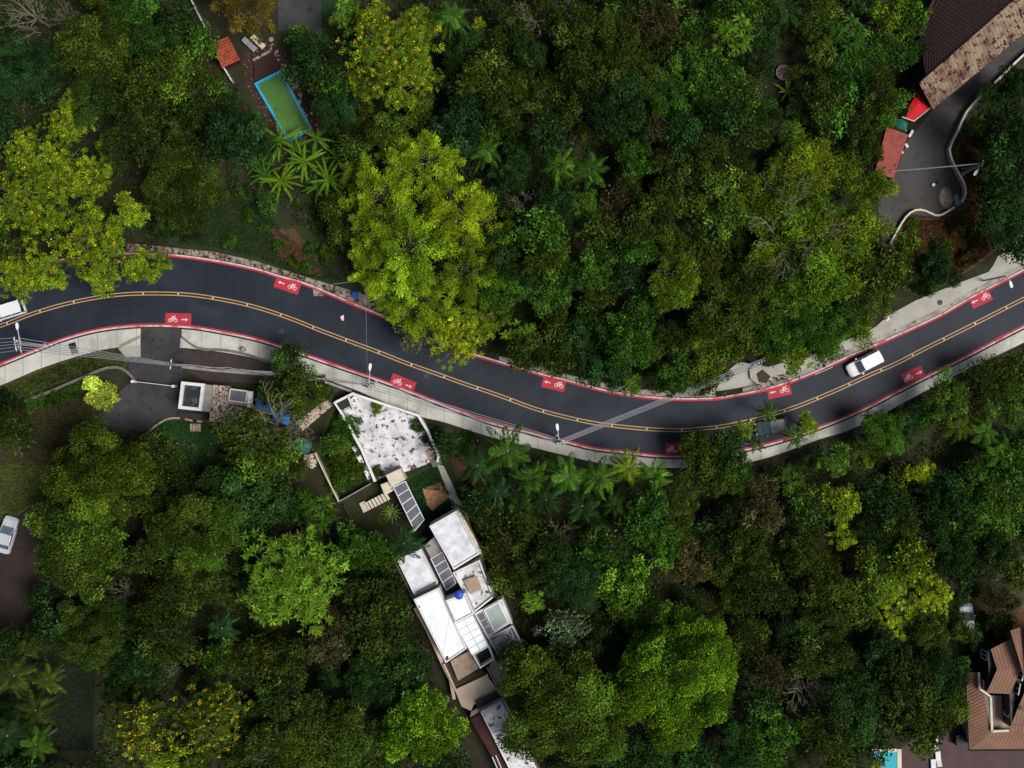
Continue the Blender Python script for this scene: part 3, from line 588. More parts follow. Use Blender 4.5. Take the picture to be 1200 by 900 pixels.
MB().poly(PW([(1125, 197), (1141, 195), (1134, 204)]), .1).build('metal_sheet', 'grey_wall', label='pale triangular sheet lying against the white garden wall', cat='sheet')
for x, y, lab in ((1093, 217, 'small white pot on the lane beside the cobbled ovals'), (1099.5, 214.5, 'small dark pot on the lane beside the cobbled ovals')):
    c = W(x, y); MB().tube([(*c, .02), (*c, .35)], [.13, .19], 12).build('plant_pot', 'white_wall' if 'white' in lab else 'black', label=lab, cat='pot')
wall('fence', 'thin white rail fence running above the small red-tiled roof', 'fence', [(221, -6), (235, 22), (248, 49)], 0, 1.3, .12, 'white_wall')
wall('fence', 'short white rail fence below the small red-tiled roof', 'fence', [(262, 79), (271, 94)], 0, 1.3, .12, 'white_wall')
# driveway gate
t = thing('gate', 'thin white sliding gate with square posts across the dark driveway', 'gate', W3(180, 449, .02))
for dz in (.3, .75, 1.2): MB().bar(W3(157, 447, dz), W3(204, 452.5, dz), .06, .06).build('rail', 'white_wall', t)
for x, y in ((157, 447), (204.5, 452.6)): MB().box(W3(x, y, .7), (.34, .3, 1.4), .1, .03).build('gate_post', 'white_wall', t)
bars = MB()
for s in np.linspace(.02, .98, 24): bars.bar(W3(157+47*s, 447+5.5*s, .2), W3(157+47*s, 447+5.5*s, 1.25), .03, .03)
bars.build('bars', 'steel', t)
wall('wall', 'low dark stone wall curving between the bright shrub and the grass verge', 'wall', catmull([(30, 470), (60, 458), (95, 443), (125, 431), (143, 432), (153, 440), (157, 446)], 9), 0, .7, .3, 'cobble')
wall('wall', 'low brown garden wall edging the dark green lawn below the driveway', 'wall', catmull([(172, 508), (182, 499), (196, 491), (210, 490), (225, 493), (236, 494)], 9), 0, .4, .22, 'stone')

# ------------------------------------------------------------ building helpers
def block(pts, zt, zb, name, m, parent, **k):      # solid whose top outline is given in the photo
    return MB().prism(PW(pts, zt), zb, zt).build(name, m, parent, **k)
def flat(pts, z, name, m, parent, th=.06, **k):
    return MB().prism(PW(pts, z), z-th, z).build(name, m, parent, **k)
def ring_wall(pts, zt, zb, w, name, m, parent, closed=True):
    P = PW(pts, zt); mb = MB(); n = len(P)
    for i in range(n if closed else n-1):
        a, b = Vector((*P[i], 0)), Vector((*P[(i+1) % n], 0)); e = .004*(i % 2); d = (b-a).normalized()*w*.49
        mb.bar((a.x-d.x, a.y-d.y, (zt+zb)/2+e), (b.x+d.x, b.y+d.y, (zt+zb)/2+e), w, zt-zb)
    return mb.build(name, m, parent)
def lerp2(a, b, t): return (a[0]+(b[0]-a[0])*t, a[1]+(b[1]-a[1])*t)
def quad_pt(q, u, v):      # q = 4 corners a,b,c,d ; u along ab/dc, v along ad/bc
    return lerp2(lerp2(q[0], q[1], u), lerp2(q[3], q[2], u), v)
def panels(q, z, nu, nv, name, m, parent, frame, fm='white_wall', fw=.1, zoff=.0):
    for i in range(nu):
        for j in range(nv):
            a = [quad_pt(q, (i+x)/nu, (j+y)/nv) for x, y in ((0, 0), (1, 0), (1, 1), (0, 1))]
            cx = sum(p[0] for p in a)/4; cy = sum(p[1] for p in a)/4
            a = [(p[0]+(cx-p[0])*.06, p[1]+(cy-p[1])*.06) for p in a]
            MB().prism(PW(a, z), z-.04, z).build(name, m, parent)
    mb = MB()
    for i in range(nu+1): mb.bar((*W(*quad_pt(q, i/nu, 0), z), z-.02), (*W(*quad_pt(q, i/nu, 1), z), z-.02), fw, .09)
    for j in range(nv+1): mb.bar((*W(*quad_pt(q, 0, j/nv), z), z-.024), (*W(*quad_pt(q, 1, j/nv), z), z-.024), fw, .09)
    return mb.build(frame, fm, parent)
def tile_roof(q, zr, ze, n, name, m, parent, amp=.045, per=.42, lift=.09):
    """pitched slope: q[0],q[1] = ridge ends, q[2],q[3] = eave ends; courses parallel to the ridge"""
    A, B = Vector((*W(*q[0], zr), zr)), Vector((*W(*q[1], zr), zr)); C, D = Vector((*W(*q[2], ze), ze)), Vector((*W(*q[3], ze), ze))
    L = max((B-A).length, (C-D).length); ns = max(4, int(L/per*4)); mb = MB()
    for k in range(n):
        v0, v1 = k/n, (k+1)/n
        vs = []; 
        for v, up in ((v0, .0), (v1+.004, lift)):
            a = A.lerp(D, v); b = B.lerp(C, v)
            ll = (b-a).length
            for i in range(ns+1):
                p = a.lerp(b, i/ns); ph = (i/ns*L)/per*2*math.pi if ll > L*.98 else (i/ns*ll + (L-ll)/2)/per*2*math.pi
                vs.append((p.x, p.y, p.z + up*.6 + amp*math.cos(ph)))
        fs = [(i, i+1, ns+2+i, ns+1+i) for i in range(ns)]
        # riser at the lower lip
        n0 = len(vs); vs += [(vs[ns+1+i][0], vs[ns+1+i][1], vs[ns+1+i][2]-lift) for i in range(ns+1)]
        fs += [(ns+1+i, ns+2+i, n0+i+1, n0+i) for i in range(ns)]
        mb.add(vs, fs)
    return mb.build(name, m, parent)

# ------------------------------------------------------------ white hillside house
H1 = thing('white_house', 'long white flat-roofed house of many roofs stepping down the slope', 'house', (*W(540, 700), 0))
r1 = [(503, 616), (535, 598), (562, 649), (531.5, 668)]
block(r1, 4.6, 0, 'upper_block', 'white_wall', H1); flat([(505.5, 617.5), (534.5, 601), (559, 648), (532.5, 664)], 4.66, 'roof', 'white_roof', H1)
ring_wall([(504, 617), (535, 599.3), (561, 648.5), (532, 666)], 4.85, 4.5, .14, 'parapet', 'white_wall', H1)
ring_wall([(537.5, 599), (565, 650)], 3.6, 0, .3, 'side_wall', 'cream', H1, False)
r2 = [(465.5, 656), (493, 643.5), (513, 683.5), (486, 699)]
block(r2, 4.2, 0, 'west_block', 'white_wall', H1); flat([(468, 657.5), (492.5, 646), (511, 682), (487, 695.5)], 4.26, 'roof', 'white_roof', H1)
ring_wall([(466, 656.5), (493, 644), (512.5, 683.3), (486.3, 698)], 4.42, 4.1, .12, 'parapet', 'white_wall', H1)
flat([(489, 694), (511, 682.5), (513, 687), (491, 699)], 4.6, 'ledge', 'grey_wall', H1, .5)
# passage with grey glass roof panels
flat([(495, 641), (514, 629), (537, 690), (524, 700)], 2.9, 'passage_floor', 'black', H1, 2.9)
flat([(497, 640), (510, 628), (519, 646), (506, 656)], 3.5, 'passage_roof', 'grey_wall', H1, .2)
panels([(505, 655), (518, 647), (534.5, 683), (523, 692)], 3.6, 1, 4, 'glass_panel', 'glass', H1, 'glass_frame', fw=.09)
r3 = [(485, 702.5), (514.5, 688.5), (547, 760), (522.5, 777)]
block(r3, 5.6, 0, 'main_block', 'white_wall', H1); flat([(487.5, 703.5), (513.5, 691.5), (544.5, 759.5), (523, 773.5)], 5.66, 'main_roof', 'bright_roof', H1)
ring_wall([(485.7, 703), (514, 689.5), (546, 760), (522.7, 776)], 5.8, 5.4, .14, 'parapet', 'white_wall', H1)
mb = MB()
for a, b in (((527, 723), (518, 772)), ((521, 710), (529, 727))): mb.bar((*W(*a, 5.7), 5.68), (*W(*b, 5.7), 5.68), .05, .04)
mb.build('roof_seam', 'white_roof', H1)
mb = MB()
for x, y in ((490.5, 712), (524, 771)): mb.box((*W(x, y, 5.7), 5.7), (.25, .45, .1), R_(-25), .08)
mb.build('drain_outlet', 'black', H1)
r4 = [(521.5, 703), (545, 694.5), (556, 719), (533.5, 731)]
block(r4, 6.1, 0, 'tank_block', 'white_wall', H1); ring_wall([(523, 704), (544.5, 696), (554.5, 718.5), (534, 729)], 6.3, 6.0, .12, 'parapet', 'white_wall', H1)
flat([(524.5, 705.5), (543.5, 698), (552.5, 717.5), (534.5, 727)], 6.15, 'roof', 'bright_roof', H1)
t4 = [(530.5, 671), (562, 656.5), (578.5, 700), (556, 718)]
block(t4, 3.7, 0, 'east_block', 'white_wall', H1); flat([(533, 672), (561, 659), (576, 699.5), (556.5, 714.5)], 3.75, 'terrace_roof', 'stained', H1)
ring_wall([(531.5, 671.5), (561.5, 657.5), (577.5, 699.7), (556, 716.5)], 4.1, 3.6, .14, 'parapet', 'white_wall', H1)
panels([(544, 680), (558.5, 675), (564.5, 690), (551.5, 696)], 4.3, 7, 1, 'slat_panel', 'deck', H1, 'pergola_frame', 'deck', .07)
sk = [(533.5, 731.5), (554, 721), (572, 756.5), (553, 767.5)]
block(sk, 4.9, 0, 'stair_block', 'white_wall', H1)
panels(sk, 5.1, 2, 5, 'skylight_panel', 'white_glass', H1, 'skylight_frame', 'steel', .09)
gh = [(557, 719.5), (585, 704), (597, 730), (571.5, 746.5)]
block(gh, 3.3, 0, 'glasshouse_wall', 'grey_wall', H1)
panels([(567.5, 715), (584.5, 706), (595.5, 729.5), (579, 739.5)], 3.9, 1, 1, 'roof_glass', 'green_glass', H1, 'glasshouse_frame', 'white_wall', .16)
panels([(558.5, 720.5), (566, 716.5), (577, 740.5), (571.5, 744.5)], 3.8, 1, 3, 'roof_glass', 'glass', H1, 'glasshouse_frame', 'steel', .08)
ring_wall(gh, 3.75, 3.3, .16, 'parapet', 'white_wall', H1)
ring_wall([(584.5, 705), (588, 703.5), (599, 730)], 3.2, 0, .25, 'outer_wall', 'white_wall', H1, False)
t5 = [(572.5, 748), (600.5, 734), (613, 758), (589, 777)]
block(t5, 2.6, 0, 'lower_block', 'white_wall', H1); flat([(574.5, 749), (599.5, 736.5), (611, 757.5), (589, 774)], 2.66, 'terrace_floor', 'stained', H1)
ring_wall(t5, 3.2, 2.5, .16, 'parapet', 'white_wall', H1)
flat([(556, 767), (571, 758.5), (577.5, 772), (564, 781)], 2.6, 'light_well', 'black', H1, 2.6)  # solid block, its top painted black for the unlit depth of the void
ring_wall([(554.5, 767.5), (572.5, 757.5), (578.5, 772.5), (563, 782.5)], 4.4, 2.6, .16, 'light_well_wall', 'white_wall', H1)
dk = [(528, 775), (549, 763.5), (561, 783), (537, 797.5)]
block(dk, 2.3, 0, 'deck_block', 'grey_wall', H1); panels(dk, 2.4, 3, 3, 'deck_board', 'deck', H1, 'deck_joint', 'stone', .05)
block([(521, 779), (528, 775), (537, 797), (563, 783.5), (571, 791), (534, 808.5)], 1.6, 0, 'planter_ledge', 'brown_soil', H1)
ring_wall([(520.5, 779), (534, 809), (571, 791.5)], 2.0, 0, .2, 'outer_wall', 'beige', H1, False)
block([(533.5, 809.5), (571, 792.5), (587, 813), (555, 826), (552, 833), (541, 828)], 1.9, 0, 'beige_terrace', 'beige', H1)
block([(572, 783), (578, 773), (590, 776), (594, 800), (586, 808)], 1.7, 0, 'side_passage', 'beige', H1)
ring_wall([(571, 783), (587.5, 815)], 2.4, 0, .16, 'outer_wall', 'grey_wall', H1, False)
flat([(557, 822), (582, 809.5), (585, 816), (559.5, 829.5)], 2.3, 'dark_band', 'black_plastic', H1, .1)  # flat dark band across the terrace
block([(552, 834), (560, 830), (588, 816.5), (590, 820), (562, 835), (551, 841)], 2.1, 0, 'lower_wall', 'grey_wall', H1)
ring_wall([(487, 714), (500, 738), (522, 785), (528, 797), (532, 818)], 1.6, 0, .35, 'retaining_wall', 'beige', H1, False)
ring_wall([(465, 662), (486, 704), (497, 733)], 1.9, 0, .2, 'retaining_wall', 'beige', H1, False)
mb = MB()
for s in np.linspace(0, 1, 9): mb.bar((*W(462+18*s, 664+34*s, 1.7), 1.7), (*W(466+18*s, 662+34*s, 1.7), 1.7), .08, .06)
mb.build('trellis', 'deck', H1)
r6 = [(563, 834.5), (588, 823), (600, 846), (622, 884), (640, 925), (610, 925), (596, 900)]
block(r6, 3.4, 0, 'bottom_block', 'white_wall', H1); flat([(565, 835.5), (587.5, 825), (599, 847), (620, 885), (636, 924), (612, 924), (598, 899)], 3.46, 'bottom_roof', 'stained', H1)
block([(551, 843), (562.5, 836), (595.5, 902), (609, 930), (596, 930), (580, 893)], 2.4, 0, 'maroon_wing', 'maroon', H1)
for x, y in ((577, 887), (581, 885)): MB().bar((*W(x, y, 2.5), 2.5), (*W(x+7, y+16, 2.5), 2.5), .09, .08).build('roof_rail', 'white_wall', H1)
t = thing('water_tank', 'round blue water tank on the highest white roof', 'water tank', (*W(538, 697.5, 6.2), 6.15)); c = W(538, 697.5, 7)
MB().tube([(*c, 6.15), (*c, 7.0)], [.46, .5], 18).build('tank', 'blue', t, smooth=False); MB().dome((*c, 7.0), .5, .16, 18).build('lid', 'blue', t)

# ------------------------------------------------------------ white terrace above the house
H2 = thing('walled_terrace', 'large stained white terrace with low white walls beside the road', 'terrace', (*W(450, 520), 0))
te = [(401, 478), (416, 463), (489, 489), (501, 506), (513, 535), (500, 544), (478, 552), (440, 562)]
block(te, .6, 0, 'floor', 'stained', H2)
ring_wall([(394, 471), (413, 461.5), (490, 487), (501, 505), (514, 535), (513, 540)], 1.7, 0, .28, 'wall', 'white_wall', H2, False)
ring_wall([(399, 482), (424, 527), (439, 563)], 1.5, 0, .3, 'wall', 'white_wall', H2, False)
ring_wall([(392, 472), (400, 484)], 1.6, 0, .2, 'wall', 'white_wall', H2, False)
flat([(395, 472.5), (407, 466.5), (411, 475), (400, 481.5)], 1.4, 'tank_cover', 'black_plastic', H2, .1)
ring_wall([(408, 465.5), (414, 480)], 1.7, .6, .16, 'wall', 'white_wall', H2, False)
flat([(400, 483), (412, 477), (416, 486), (405, 491)], .75, 'step', 'white_roof', H2, .3)
flat([(499, 529), (507, 524.5), (512, 534), (503, 539)], .8, 'brick_panel', 'deck', H2, .3)
flat([(502, 538), (514, 533), (518, 543), (508, 548)], .7, 'step', 'cobble', H2, .6)
for q in ([(412, 524), (417, 522), (436, 560), (431, 562)],): flat(q, .9, 'ledge', 'white_roof', H2, .9)
H3 = thing('entrance_shelter', 'grey glass-panelled walkway shelter leading down to the white house', 'shelter', (*W(475, 590), 0))
block([(452, 557), (469, 549), (475, 562), (459, 571)], 2.9, 0, 'gatehouse', 'cream', H3)
block([(446, 568), (456, 564), (462, 574), (451, 581)], 2.3, 0, 'side_block', 'cream', H3)
panels([(461, 571), (475, 564), (497, 609), (486, 622)], 2.8, 1, 5, 'glass_panel', 'glass', H3, 'canopy_frame', fw=.1)
for x, y in ((461.5, 572), (475, 564.5), (496, 608), (486, 620)): MB().tube([(*W(x, y), 0), (*W(x, y), 2.7)], .06, 6).build('column', 'white_wall', H3)
mb = MB()
for i in range(8):
    a, b = (425+3.7*i, 590.5-1.9*i), (430+3.7*i, 599-1.9*i); zz = .4+.14*i
    mb.bar((*W(*a, zz), zz), (*W(*b, zz), zz), .3, .14)
mb.build('garden_steps', 'cream', label='short flight of cream steps beside the yellow-leaved plant', cat='steps')
MB().prism(PW([(421, 590), (427, 587), (432, 598), (426, 601)], .35), 0, .35).build('step_landing', 'cream', label='cream landing slab at the bottom of the short garden steps', cat='steps')
wall('yard_wall', 'thin pale wall along the lower left of the green walled yard', 'wall', [(369, 531), (383, 560), (396.5, 587)], 0, 1.1, .13, 'cream')
wall('yard_wall', 'thin grey wall along the bottom of the green walled yard', 'wall', [(396.5, 588), (415, 578), (434, 567)], 0, 1.1, .13, 'grey_wall')
wall('hedge_kerb', 'narrow mossy kerb running down below the green walled yard', 'kerb wall', [(403, 592), (412, 609), (420, 624)], 0, .5, .2, 'lawn')

# ------------------------------------------------------------ small annex left of the terrace
H4 = thing('roofless_annex', 'small annex with a thick white rectangular frame beside the driveway', 'annex', (*W(250, 472), 0))
fr = [(212.5, 447.5), (238.5, 450), (235, 481), (209, 478.5)]
block([(214, 449), (237, 451.5), (233.5, 479.5), (211, 477.5)], 2.3, 0, 'base', 'grey_wall', H4)
flat([(215, 450.5), (236, 452.5), (233, 478.5), (212.5, 476.5)], 2.36, 'wet_roof', 'dark_glass', H4)
ring_wall([(214, 449), (237.7, 451.3), (234.3, 479.8), (210.7, 477.3)], 2.8, 2.2, .36, 'white_frame', 'white_wall', H4)
block([(241, 450.5), (249, 451.5), (246, 483), (237, 481.5)], 2.0, 0, 'side_strip', 'grey_wall', H4)
block([(249.5, 451), (268, 452.5), (267, 474), (276, 476), (289, 480), (285, 497), (262, 495), (245, 494)], 1.6, 0, 'littered_terrace', 'pebble', H4)
block([(268, 455), (294, 458), (291, 477), (266, 473)], 1.5, 0, 'skylight_base', 'grey_wall', H4)
panels([(270, 456), (290, 458.5), (288, 472), (268, 469.5)], 1.9, 1, 1, 'skylight_glass', 'glass', H4, 'skylight_frame', 'cream', .18)
flat([(291, 458.5), (296.5, 459), (294.5, 478), (289.5, 477.5)], 1.95, 'white_ledge', 'white_wall', H4, .4)
block([(262, 486), (289, 489), (287.5, 502), (261, 500)], 1.5, 0, 'skylight_base', 'grey_wall', H4)
panels([(263.5, 487), (287.5, 489.5), (286, 501), (262.5, 499)], 1.8, 1, 1, 'skylight_glass', 'glass', H4, 'skylight_frame', 'cream', .16)
block([(209, 483), (238, 485), (236, 495), (225, 494), (208, 491)], .4, 0, 'brick_apron', 'brick_pave', H4)
mb = MB()
for i in range(4): mb.box((*W(224+3.3*i, 501, .2), .12+.03*i), (.27, .9, .16), 0)
mb.build('garden_steps', 'stone', label='four small stone steps going down to the dark green lawn', cat='steps')
t = MB(); c = W(311, 475, 1.2)
def rumple(c, rx, ry, rz, z, h, seed, lab, m, name='tarpaulin'):
    r = random.Random(seed); mb = MB(); n = 14; vs = [(c[0], c[1], z+h)]; fs = []
    for j, s in enumerate((.45, .8, 1.0)):
        for k in range(n):
            a = 2*math.pi*k/n; q = s*(1 + (r.random()-.5)*.35); x, y = rx*q*math.cos(a), ry*q*math.sin(a)
            vs.append((c[0]+x*math.cos(rz)-y*math.sin(rz), c[1]+x*math.sin(rz)+y*math.cos(rz), z + h*(1-s)**.6*(.7+.6*r.random()) + (.02 if j < 2 else 0)))
    for k in range(n): fs.append((0, 1+k, 1+(k+1) % n))
    for j in range(2):
        for k in range(n): a = 1+j*n; fs.append((a+k, a+n+k, a+n+(k+1) % n, a+(k+1) % n))
    mb.add(vs, fs); n0 = len(vs)
    base = vs[1+2*n:]; mb.add([(p[0], p[1], p[2]) for p in base]+[(p[0], p[1], 0) for p in base], [(k, n+k, n+(k+1) % n, (k+1) % n) for k in range(n)])
    return mb.build(name, m, label=lab, cat='tarpaulin')
rumple(W(311, 474, 1.0), 1.5, 1.0, -.4, .5, .5, 1, 'dull blue tarpaulin beside the annex under the bare-branched tree', 'blue_tarp')
rumple(W(328, 490, 1.2), .9, 1.2, .4, .7, .7, 2, 'bright blue tarpaulin under the bare-branched tree', 'blue_vivid')
rumple(W(352, 523, 1.0), 1.2, .95, .1, .6, .35, 3, 'teal green tarpaulin beside the walled yard', 'teal_tarp')
rumple(W(363, 540, .6), 1.05, .85, .5, .3, .3, 4, 'pale cream rubble heap below the teal tarpaulin', 'pebble', 'rubble_heap')['category'] = 'rubble heap'
rumple(W(660, 2, 3), 1.4, .9, 0, 2.4, .3, 5, 'dark blue tarpaulin among the trees at the top edge', 'blue_tarp')

# ------------------------------------------------------------ pool garden, top left
P1 = thing('swimming_pool', 'rectangular pool of green water with a bright cyan rim', 'pool', (*W(332, 123), 0))
pq = [(297.5, 97.5), (329, 81.5), (366, 151), (338, 167)]
flat([quad_pt(pq, *uv) for uv in ((.08, .04), (.92, .04), (.92, .96), (.08, .96))], .22, 'water', 'green_water', P1, .2)
ring_wall([quad_pt(pq, *uv) for uv in ((.04, .02), (.96, .02), (.96, .98), (.04, .98))], .36, 0, .3, 'rim', 'pool_rim', P1)
MB().tube([(*W(327, 90, .3), .1), (*W(327, 90, .3), .9), (*W(328, 86, .3), 1.0), (*W(328, 85, .3), .3)], .04, 6).build('ladder', 'steel', P1)
dd = thing('pool_deck', 'dark red wooden deck at the upper end of the green pool', 'deck', (*W(313, 77), 0))
MB().prism(PW([(297, 67.5), (318, 58), (331, 79.5), (298, 95.5)], .3), 0, .3).build('boards', 'dark_deck', dd)
MB().bar((*W(296, 71, .45), .45), (*W(318, 59, .45), .45), .3, .2).build('step_edge', 'broken', dd)
T1 = thing('garden_shed', 'small shed with a bright red tiled roof by the pool', 'shed', (*W(265, 61), 0))
sq = [(249, 50.5), (267.5, 43), (281.5, 70.5), (260, 80)]
block([quad_pt(sq, *u) for u in ((.1, .1), (.9, .1), (.9, .9), (.1, .9))], 2.2, 0, 'wall', 'maroon', T1)
tile_roof([sq[0], sq[3], sq[2], sq[1]], 3.0, 2.4, 7, 'roof', 'tile_red', T1, per=.35)
def lounger(name, label, cx, cy, ang, z0, m='white_wall', cushion='white_wall', group='white sun loungers'):
    t = thing(name, label, 'sun lounger', (0, 0, 0), group)
    fr_ = MB(); fr_.box((0, .28, .3), (1.9, .06, .07)); fr_.box((0, -.28, .3), (1.9, .06, .07)); fr_.box((.92, 0, .3), (.06, .5, .07)); fr_.build('frame', m, t)
    MB().box((.28, 0, .36), (1.3, .58, .07), 0, .05).build('seat', cushion, t)
    b = MB(); b.bar((-.36, 0, .38), (-.95, 0, .62), .58, .07); b.build('backrest', cushion, t)
    for x in (-.75, .75):
        for y in (-.26, .26): MB().box((x, y, .15), (.06, .06, .3)).build('leg', m, t)
    t.location = (*W(cx, cy, z0), z0); t.rotation_euler = (0, 0, R_(ang)); return t
lounger('sun_lounger', 'white slatted lounger with grey mat, left of the pair above the pool deck', 293, 53, -43, .02, 'white_wall', 'cable')
lounger('sun_lounger', 'pale cream lounger, right of the pair above the pool deck', 303, 50, -43, .02, 'white_wall', 'cream')
ORDN = ['first', 'second', 'third', 'fourth', 'fifth', 'sixth', 'seventh', 'eighth', 'ninth', 'tenth', 'eleventh', 'twelfth', 'thirteenth', 'fourteenth']
rg = random.Random(5); 
for i in range(26):
    if i < 14: x, y = 334+rg.uniform(-2, 9)+i*2.3, 92+i*4.2+rg.uniform(-3, 3)
    else: x, y = 316+(i-14)*1.3+rg.uniform(-4, 4), 48+(i-14)*2.6+rg.uniform(-2, 2)
    mb = MB(); c = W(x, y); mb.dome((*c, 0), rg.uniform(.15, .34), rg.uniform(.12, .25), 7, 3)
    mb.build('boulder', 'stone', label=f'pale tan boulder, {ORDN[i]} from the top in the row right of the pool' if i < 14 else f'pale tan boulder, {ORDN[i-14]} from the top in the row right of the deck', cat='boulder', group='boulders edging the pool' if i < 14 else 'boulders beside the deck')

# ------------------------------------------------------------ north-east farmhouse roofs
F1 = thing('tiled_barn', 'long building with a weathered brown tiled pitched roof by the lane', 'barn', (*W(1130, 70), 0))
rd0, rd1 = (1078.5, 97.5), (1215, -22); ev0, ev1 = (1094, 127), (1228, 16)
block([(1068, 104), (1082, 120), (1094, 126), (1228, 15), (1205, -30), (1110, -30), (1082, 20), (1080, 70)], 3.0, 0, 'wall', 'maroon', F1)
tile_roof([rd0, rd1, ev1, ev0], 5.2, 3.2, 11, 'front_slope', 'tile_old', F1, per=.45, amp=.05, lift=.3)
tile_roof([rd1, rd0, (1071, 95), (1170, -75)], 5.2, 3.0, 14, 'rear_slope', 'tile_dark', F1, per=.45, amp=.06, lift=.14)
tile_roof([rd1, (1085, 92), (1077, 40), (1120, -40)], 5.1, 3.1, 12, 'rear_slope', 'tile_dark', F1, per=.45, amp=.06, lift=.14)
MB().tube([(*W(*lerp2(rd0, rd1, s), 5.2), 5.28) for s in np.linspace(0, 1, 12)], .16, 8).build('ridge', 'tile_old', F1)
MB().bar((*W(*rd0, 5.1), 5.1), (*W(*ev0, 3.2), 3.25), .3, .2).build('verge_tiles', 'tile_old', F1)
F2 = thing('canvas_canopy', 'bright red canvas canopy at the end of the long tiled barn', 'canopy', (*W(1076, 125), 0))
cc = [(1074, 110), (1091.5, 125.5), (1080, 133), (1071, 141), (1062, 138), (1066, 124)]
mb = MB(); ctr = (*W(1076, 122, 2.9), 2.95); P = [(*W(*p, 2.6), 2.5+.12*(i % 2)) for i, p in enumerate(cc)]
mb.add([ctr]+P, [(0, 1+(i+1) % 6, 1+i) for i in range(6)]); mb.build('canvas', 'red_canopy', F2)
for p in (cc[0], cc[1], cc[3], cc[4]): MB().tube([(*W(*p, 1), 0), (*W(*p, 2.5), 2.5)], .05, 6).build('post', 'white_wall', F2)
MB().bar((*W(1091, 126, 2.5), 2.5), (*W(1071, 142, 2.5), 2.5), .1, .08).build('edge_beam', 'cream', F2)
MB().bar((*W(1071, 142, 2.5), 2.5), (*W(1057, 137, 2.5), 2.5), .1, .08).build('edge_beam', 'cream', F2)
F3 = thing('canvas_canopy', 'small dark green canopy below the bright red canopy', 'canopy', (*W(1057, 145), 0))
cc = [(1050, 139), (1058, 139), (1064, 144), (1062, 153), (1055, 151), (1048, 146)]
P = [(*W(*p, 2.2), 2.1) for p in cc]; MB().add([(*W(1057, 145, 2.4), 2.5)]+P, [(0, 1+(i+1) % 6, 1+i) for i in range(6)]).build('canvas', 'green_canopy', F3)
for p in (cc[0], cc[3]): MB().tube([(*W(*p, 1), 0), (*W(*p, 2.1), 2.1)], .05, 6).build('post', 'white_wall', F3)
F4 = thing('outbuilding', 'outbuilding with a faded rose tiled roof at the lane edge', 'outbuilding', (*W(1043, 180), 0))
block([(1026, 205), (1040, 150), (1062, 162), (1048, 207)], 2.6, 0, 'wall', 'maroon', F4)
tile_roof([(1039, 149), (1025, 203), (1047, 209), (1064, 158)], 3.5, 2.7, 9, 'roof', 'tile_rose', F4, per=.32, amp=.035, lift=.06)
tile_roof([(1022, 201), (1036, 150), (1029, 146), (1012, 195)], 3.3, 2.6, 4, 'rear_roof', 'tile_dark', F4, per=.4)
for i, (x, y) in enumerate(((1067, 157), (1062, 171), (1056, 178))):
    MB().box(W3(x, y, .25), (.3, .5 if i else .9, .5), R_(30-60*(i == 0)), .05).build('stone_block', 'white_wall', label=['long pale stone block beside the dark green canopy', 'small pale stone block beside the rose-tiled roof, upper of two', 'pale stone block beside the rose-tiled roof, lower of two'][i], cat='stone block')
t = thing('satellite_dish', 'round rusty pink satellite dish on an orange pole among dark trees', 'satellite dish', (*W(922, 100), 0))
c = (*W(918, 85, 3), 3.0)
MB().tube([(*W(921.5, 103), 0), (*W(921.5, 100), 1.6), (*W(920, 90, 2.7), 2.75)], .09, 8).build('pole', 'rust', t)
n = 22; vs = [(c[0], c[1], c[2]-.2)]
for r_, zz in ((.45, -.12), (.84, .05)):
    for k in range(n): a = 2*math.pi*k/n; vs.append((c[0]+r_*math.cos(a), c[1]+r_*math.sin(a), c[2]+zz))
MB().add(vs, [(0, 1+k, 1+(k+1) % n) for k in range(n)]+[(1+k, 1+n+k, 1+n+(k+1) % n, 1+(k+1) % n) for k in range(n)]).build('dish', 'satin_pink', t)
MB().tube([(c[0]+.85*math.cos(2*math.pi*k/24), c[1]+.85*math.sin(2*math.pi*k/24), c[2]+.05) for k in range(25)], .035, 6).build('rim', 'stone', t)
mb = MB()
for k in range(3): a = 2*math.pi*k/3; mb.tube([(c[0]+.6*math.cos(a), c[1]+.6*math.sin(a), c[2]-.05), (c[0], c[1], c[2]+.55)], .02, 5)
mb.dome((c[0], c[1], c[2]+.5), .1, .1, 8, 3); mb.build('feed_horn', 'steel', t)

# ------------------------------------------------------------ terracotta house, bottom right (ground 3 m lower)
Z0 = -2.97
G1 = thing('terracotta_house', 'large house with terracotta tiled roofs and white windows at bottom right', 'house', (*W(1170, 820, Z0), Z0))
block([(1134, 790), (1146, 790), (1147, 808), (1159, 818), (1182, 854), (1230, 854), (1230, 875), (1139, 875)], -.1, Z0, 'wing_wall', 'grey_wall', G1)
tile_roof([(1147.5, 788), (1162, 857), (1136, 877.5), (1132, 788)], .9, 0.0, 10, 'roof', 'tile_brown', G1, per=.4, amp=.03, lift=.04)
tile_roof([(1162, 857), (1235, 855), (1240, 877), (1136.5, 877.8)], .9, 0.0, 9, 'roof', 'tile_brown', G1, per=.4, amp=.03, lift=.04)
for a, b in (((1147, 788), (1148, 807)), ((1148, 807), (1161, 816.5)), ((1161, 816.5), (1162.5, 857)), ((1162.5, 857), (1182, 856))):
    MB().bar((*W(*a, 1.15), 1.1), (*W(*b, 1.15), 1.1), .25, .22).build('gutter', 'cream', G1)
flat([(1162, 815), (1183, 815), (1184, 856), (1163.5, 857)], .1, 'balcony_floor', 'deck', G1, .2)
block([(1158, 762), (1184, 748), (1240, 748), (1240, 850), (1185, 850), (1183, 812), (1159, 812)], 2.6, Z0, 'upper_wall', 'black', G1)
tile_roof([(1168.5, 784.5), (1196, 784.5), (1186, 748), (1161, 761)], 3.6, 2.9, 8, 'roof', 'tile_brown', G1, per=.4, amp=.03, lift=.04)
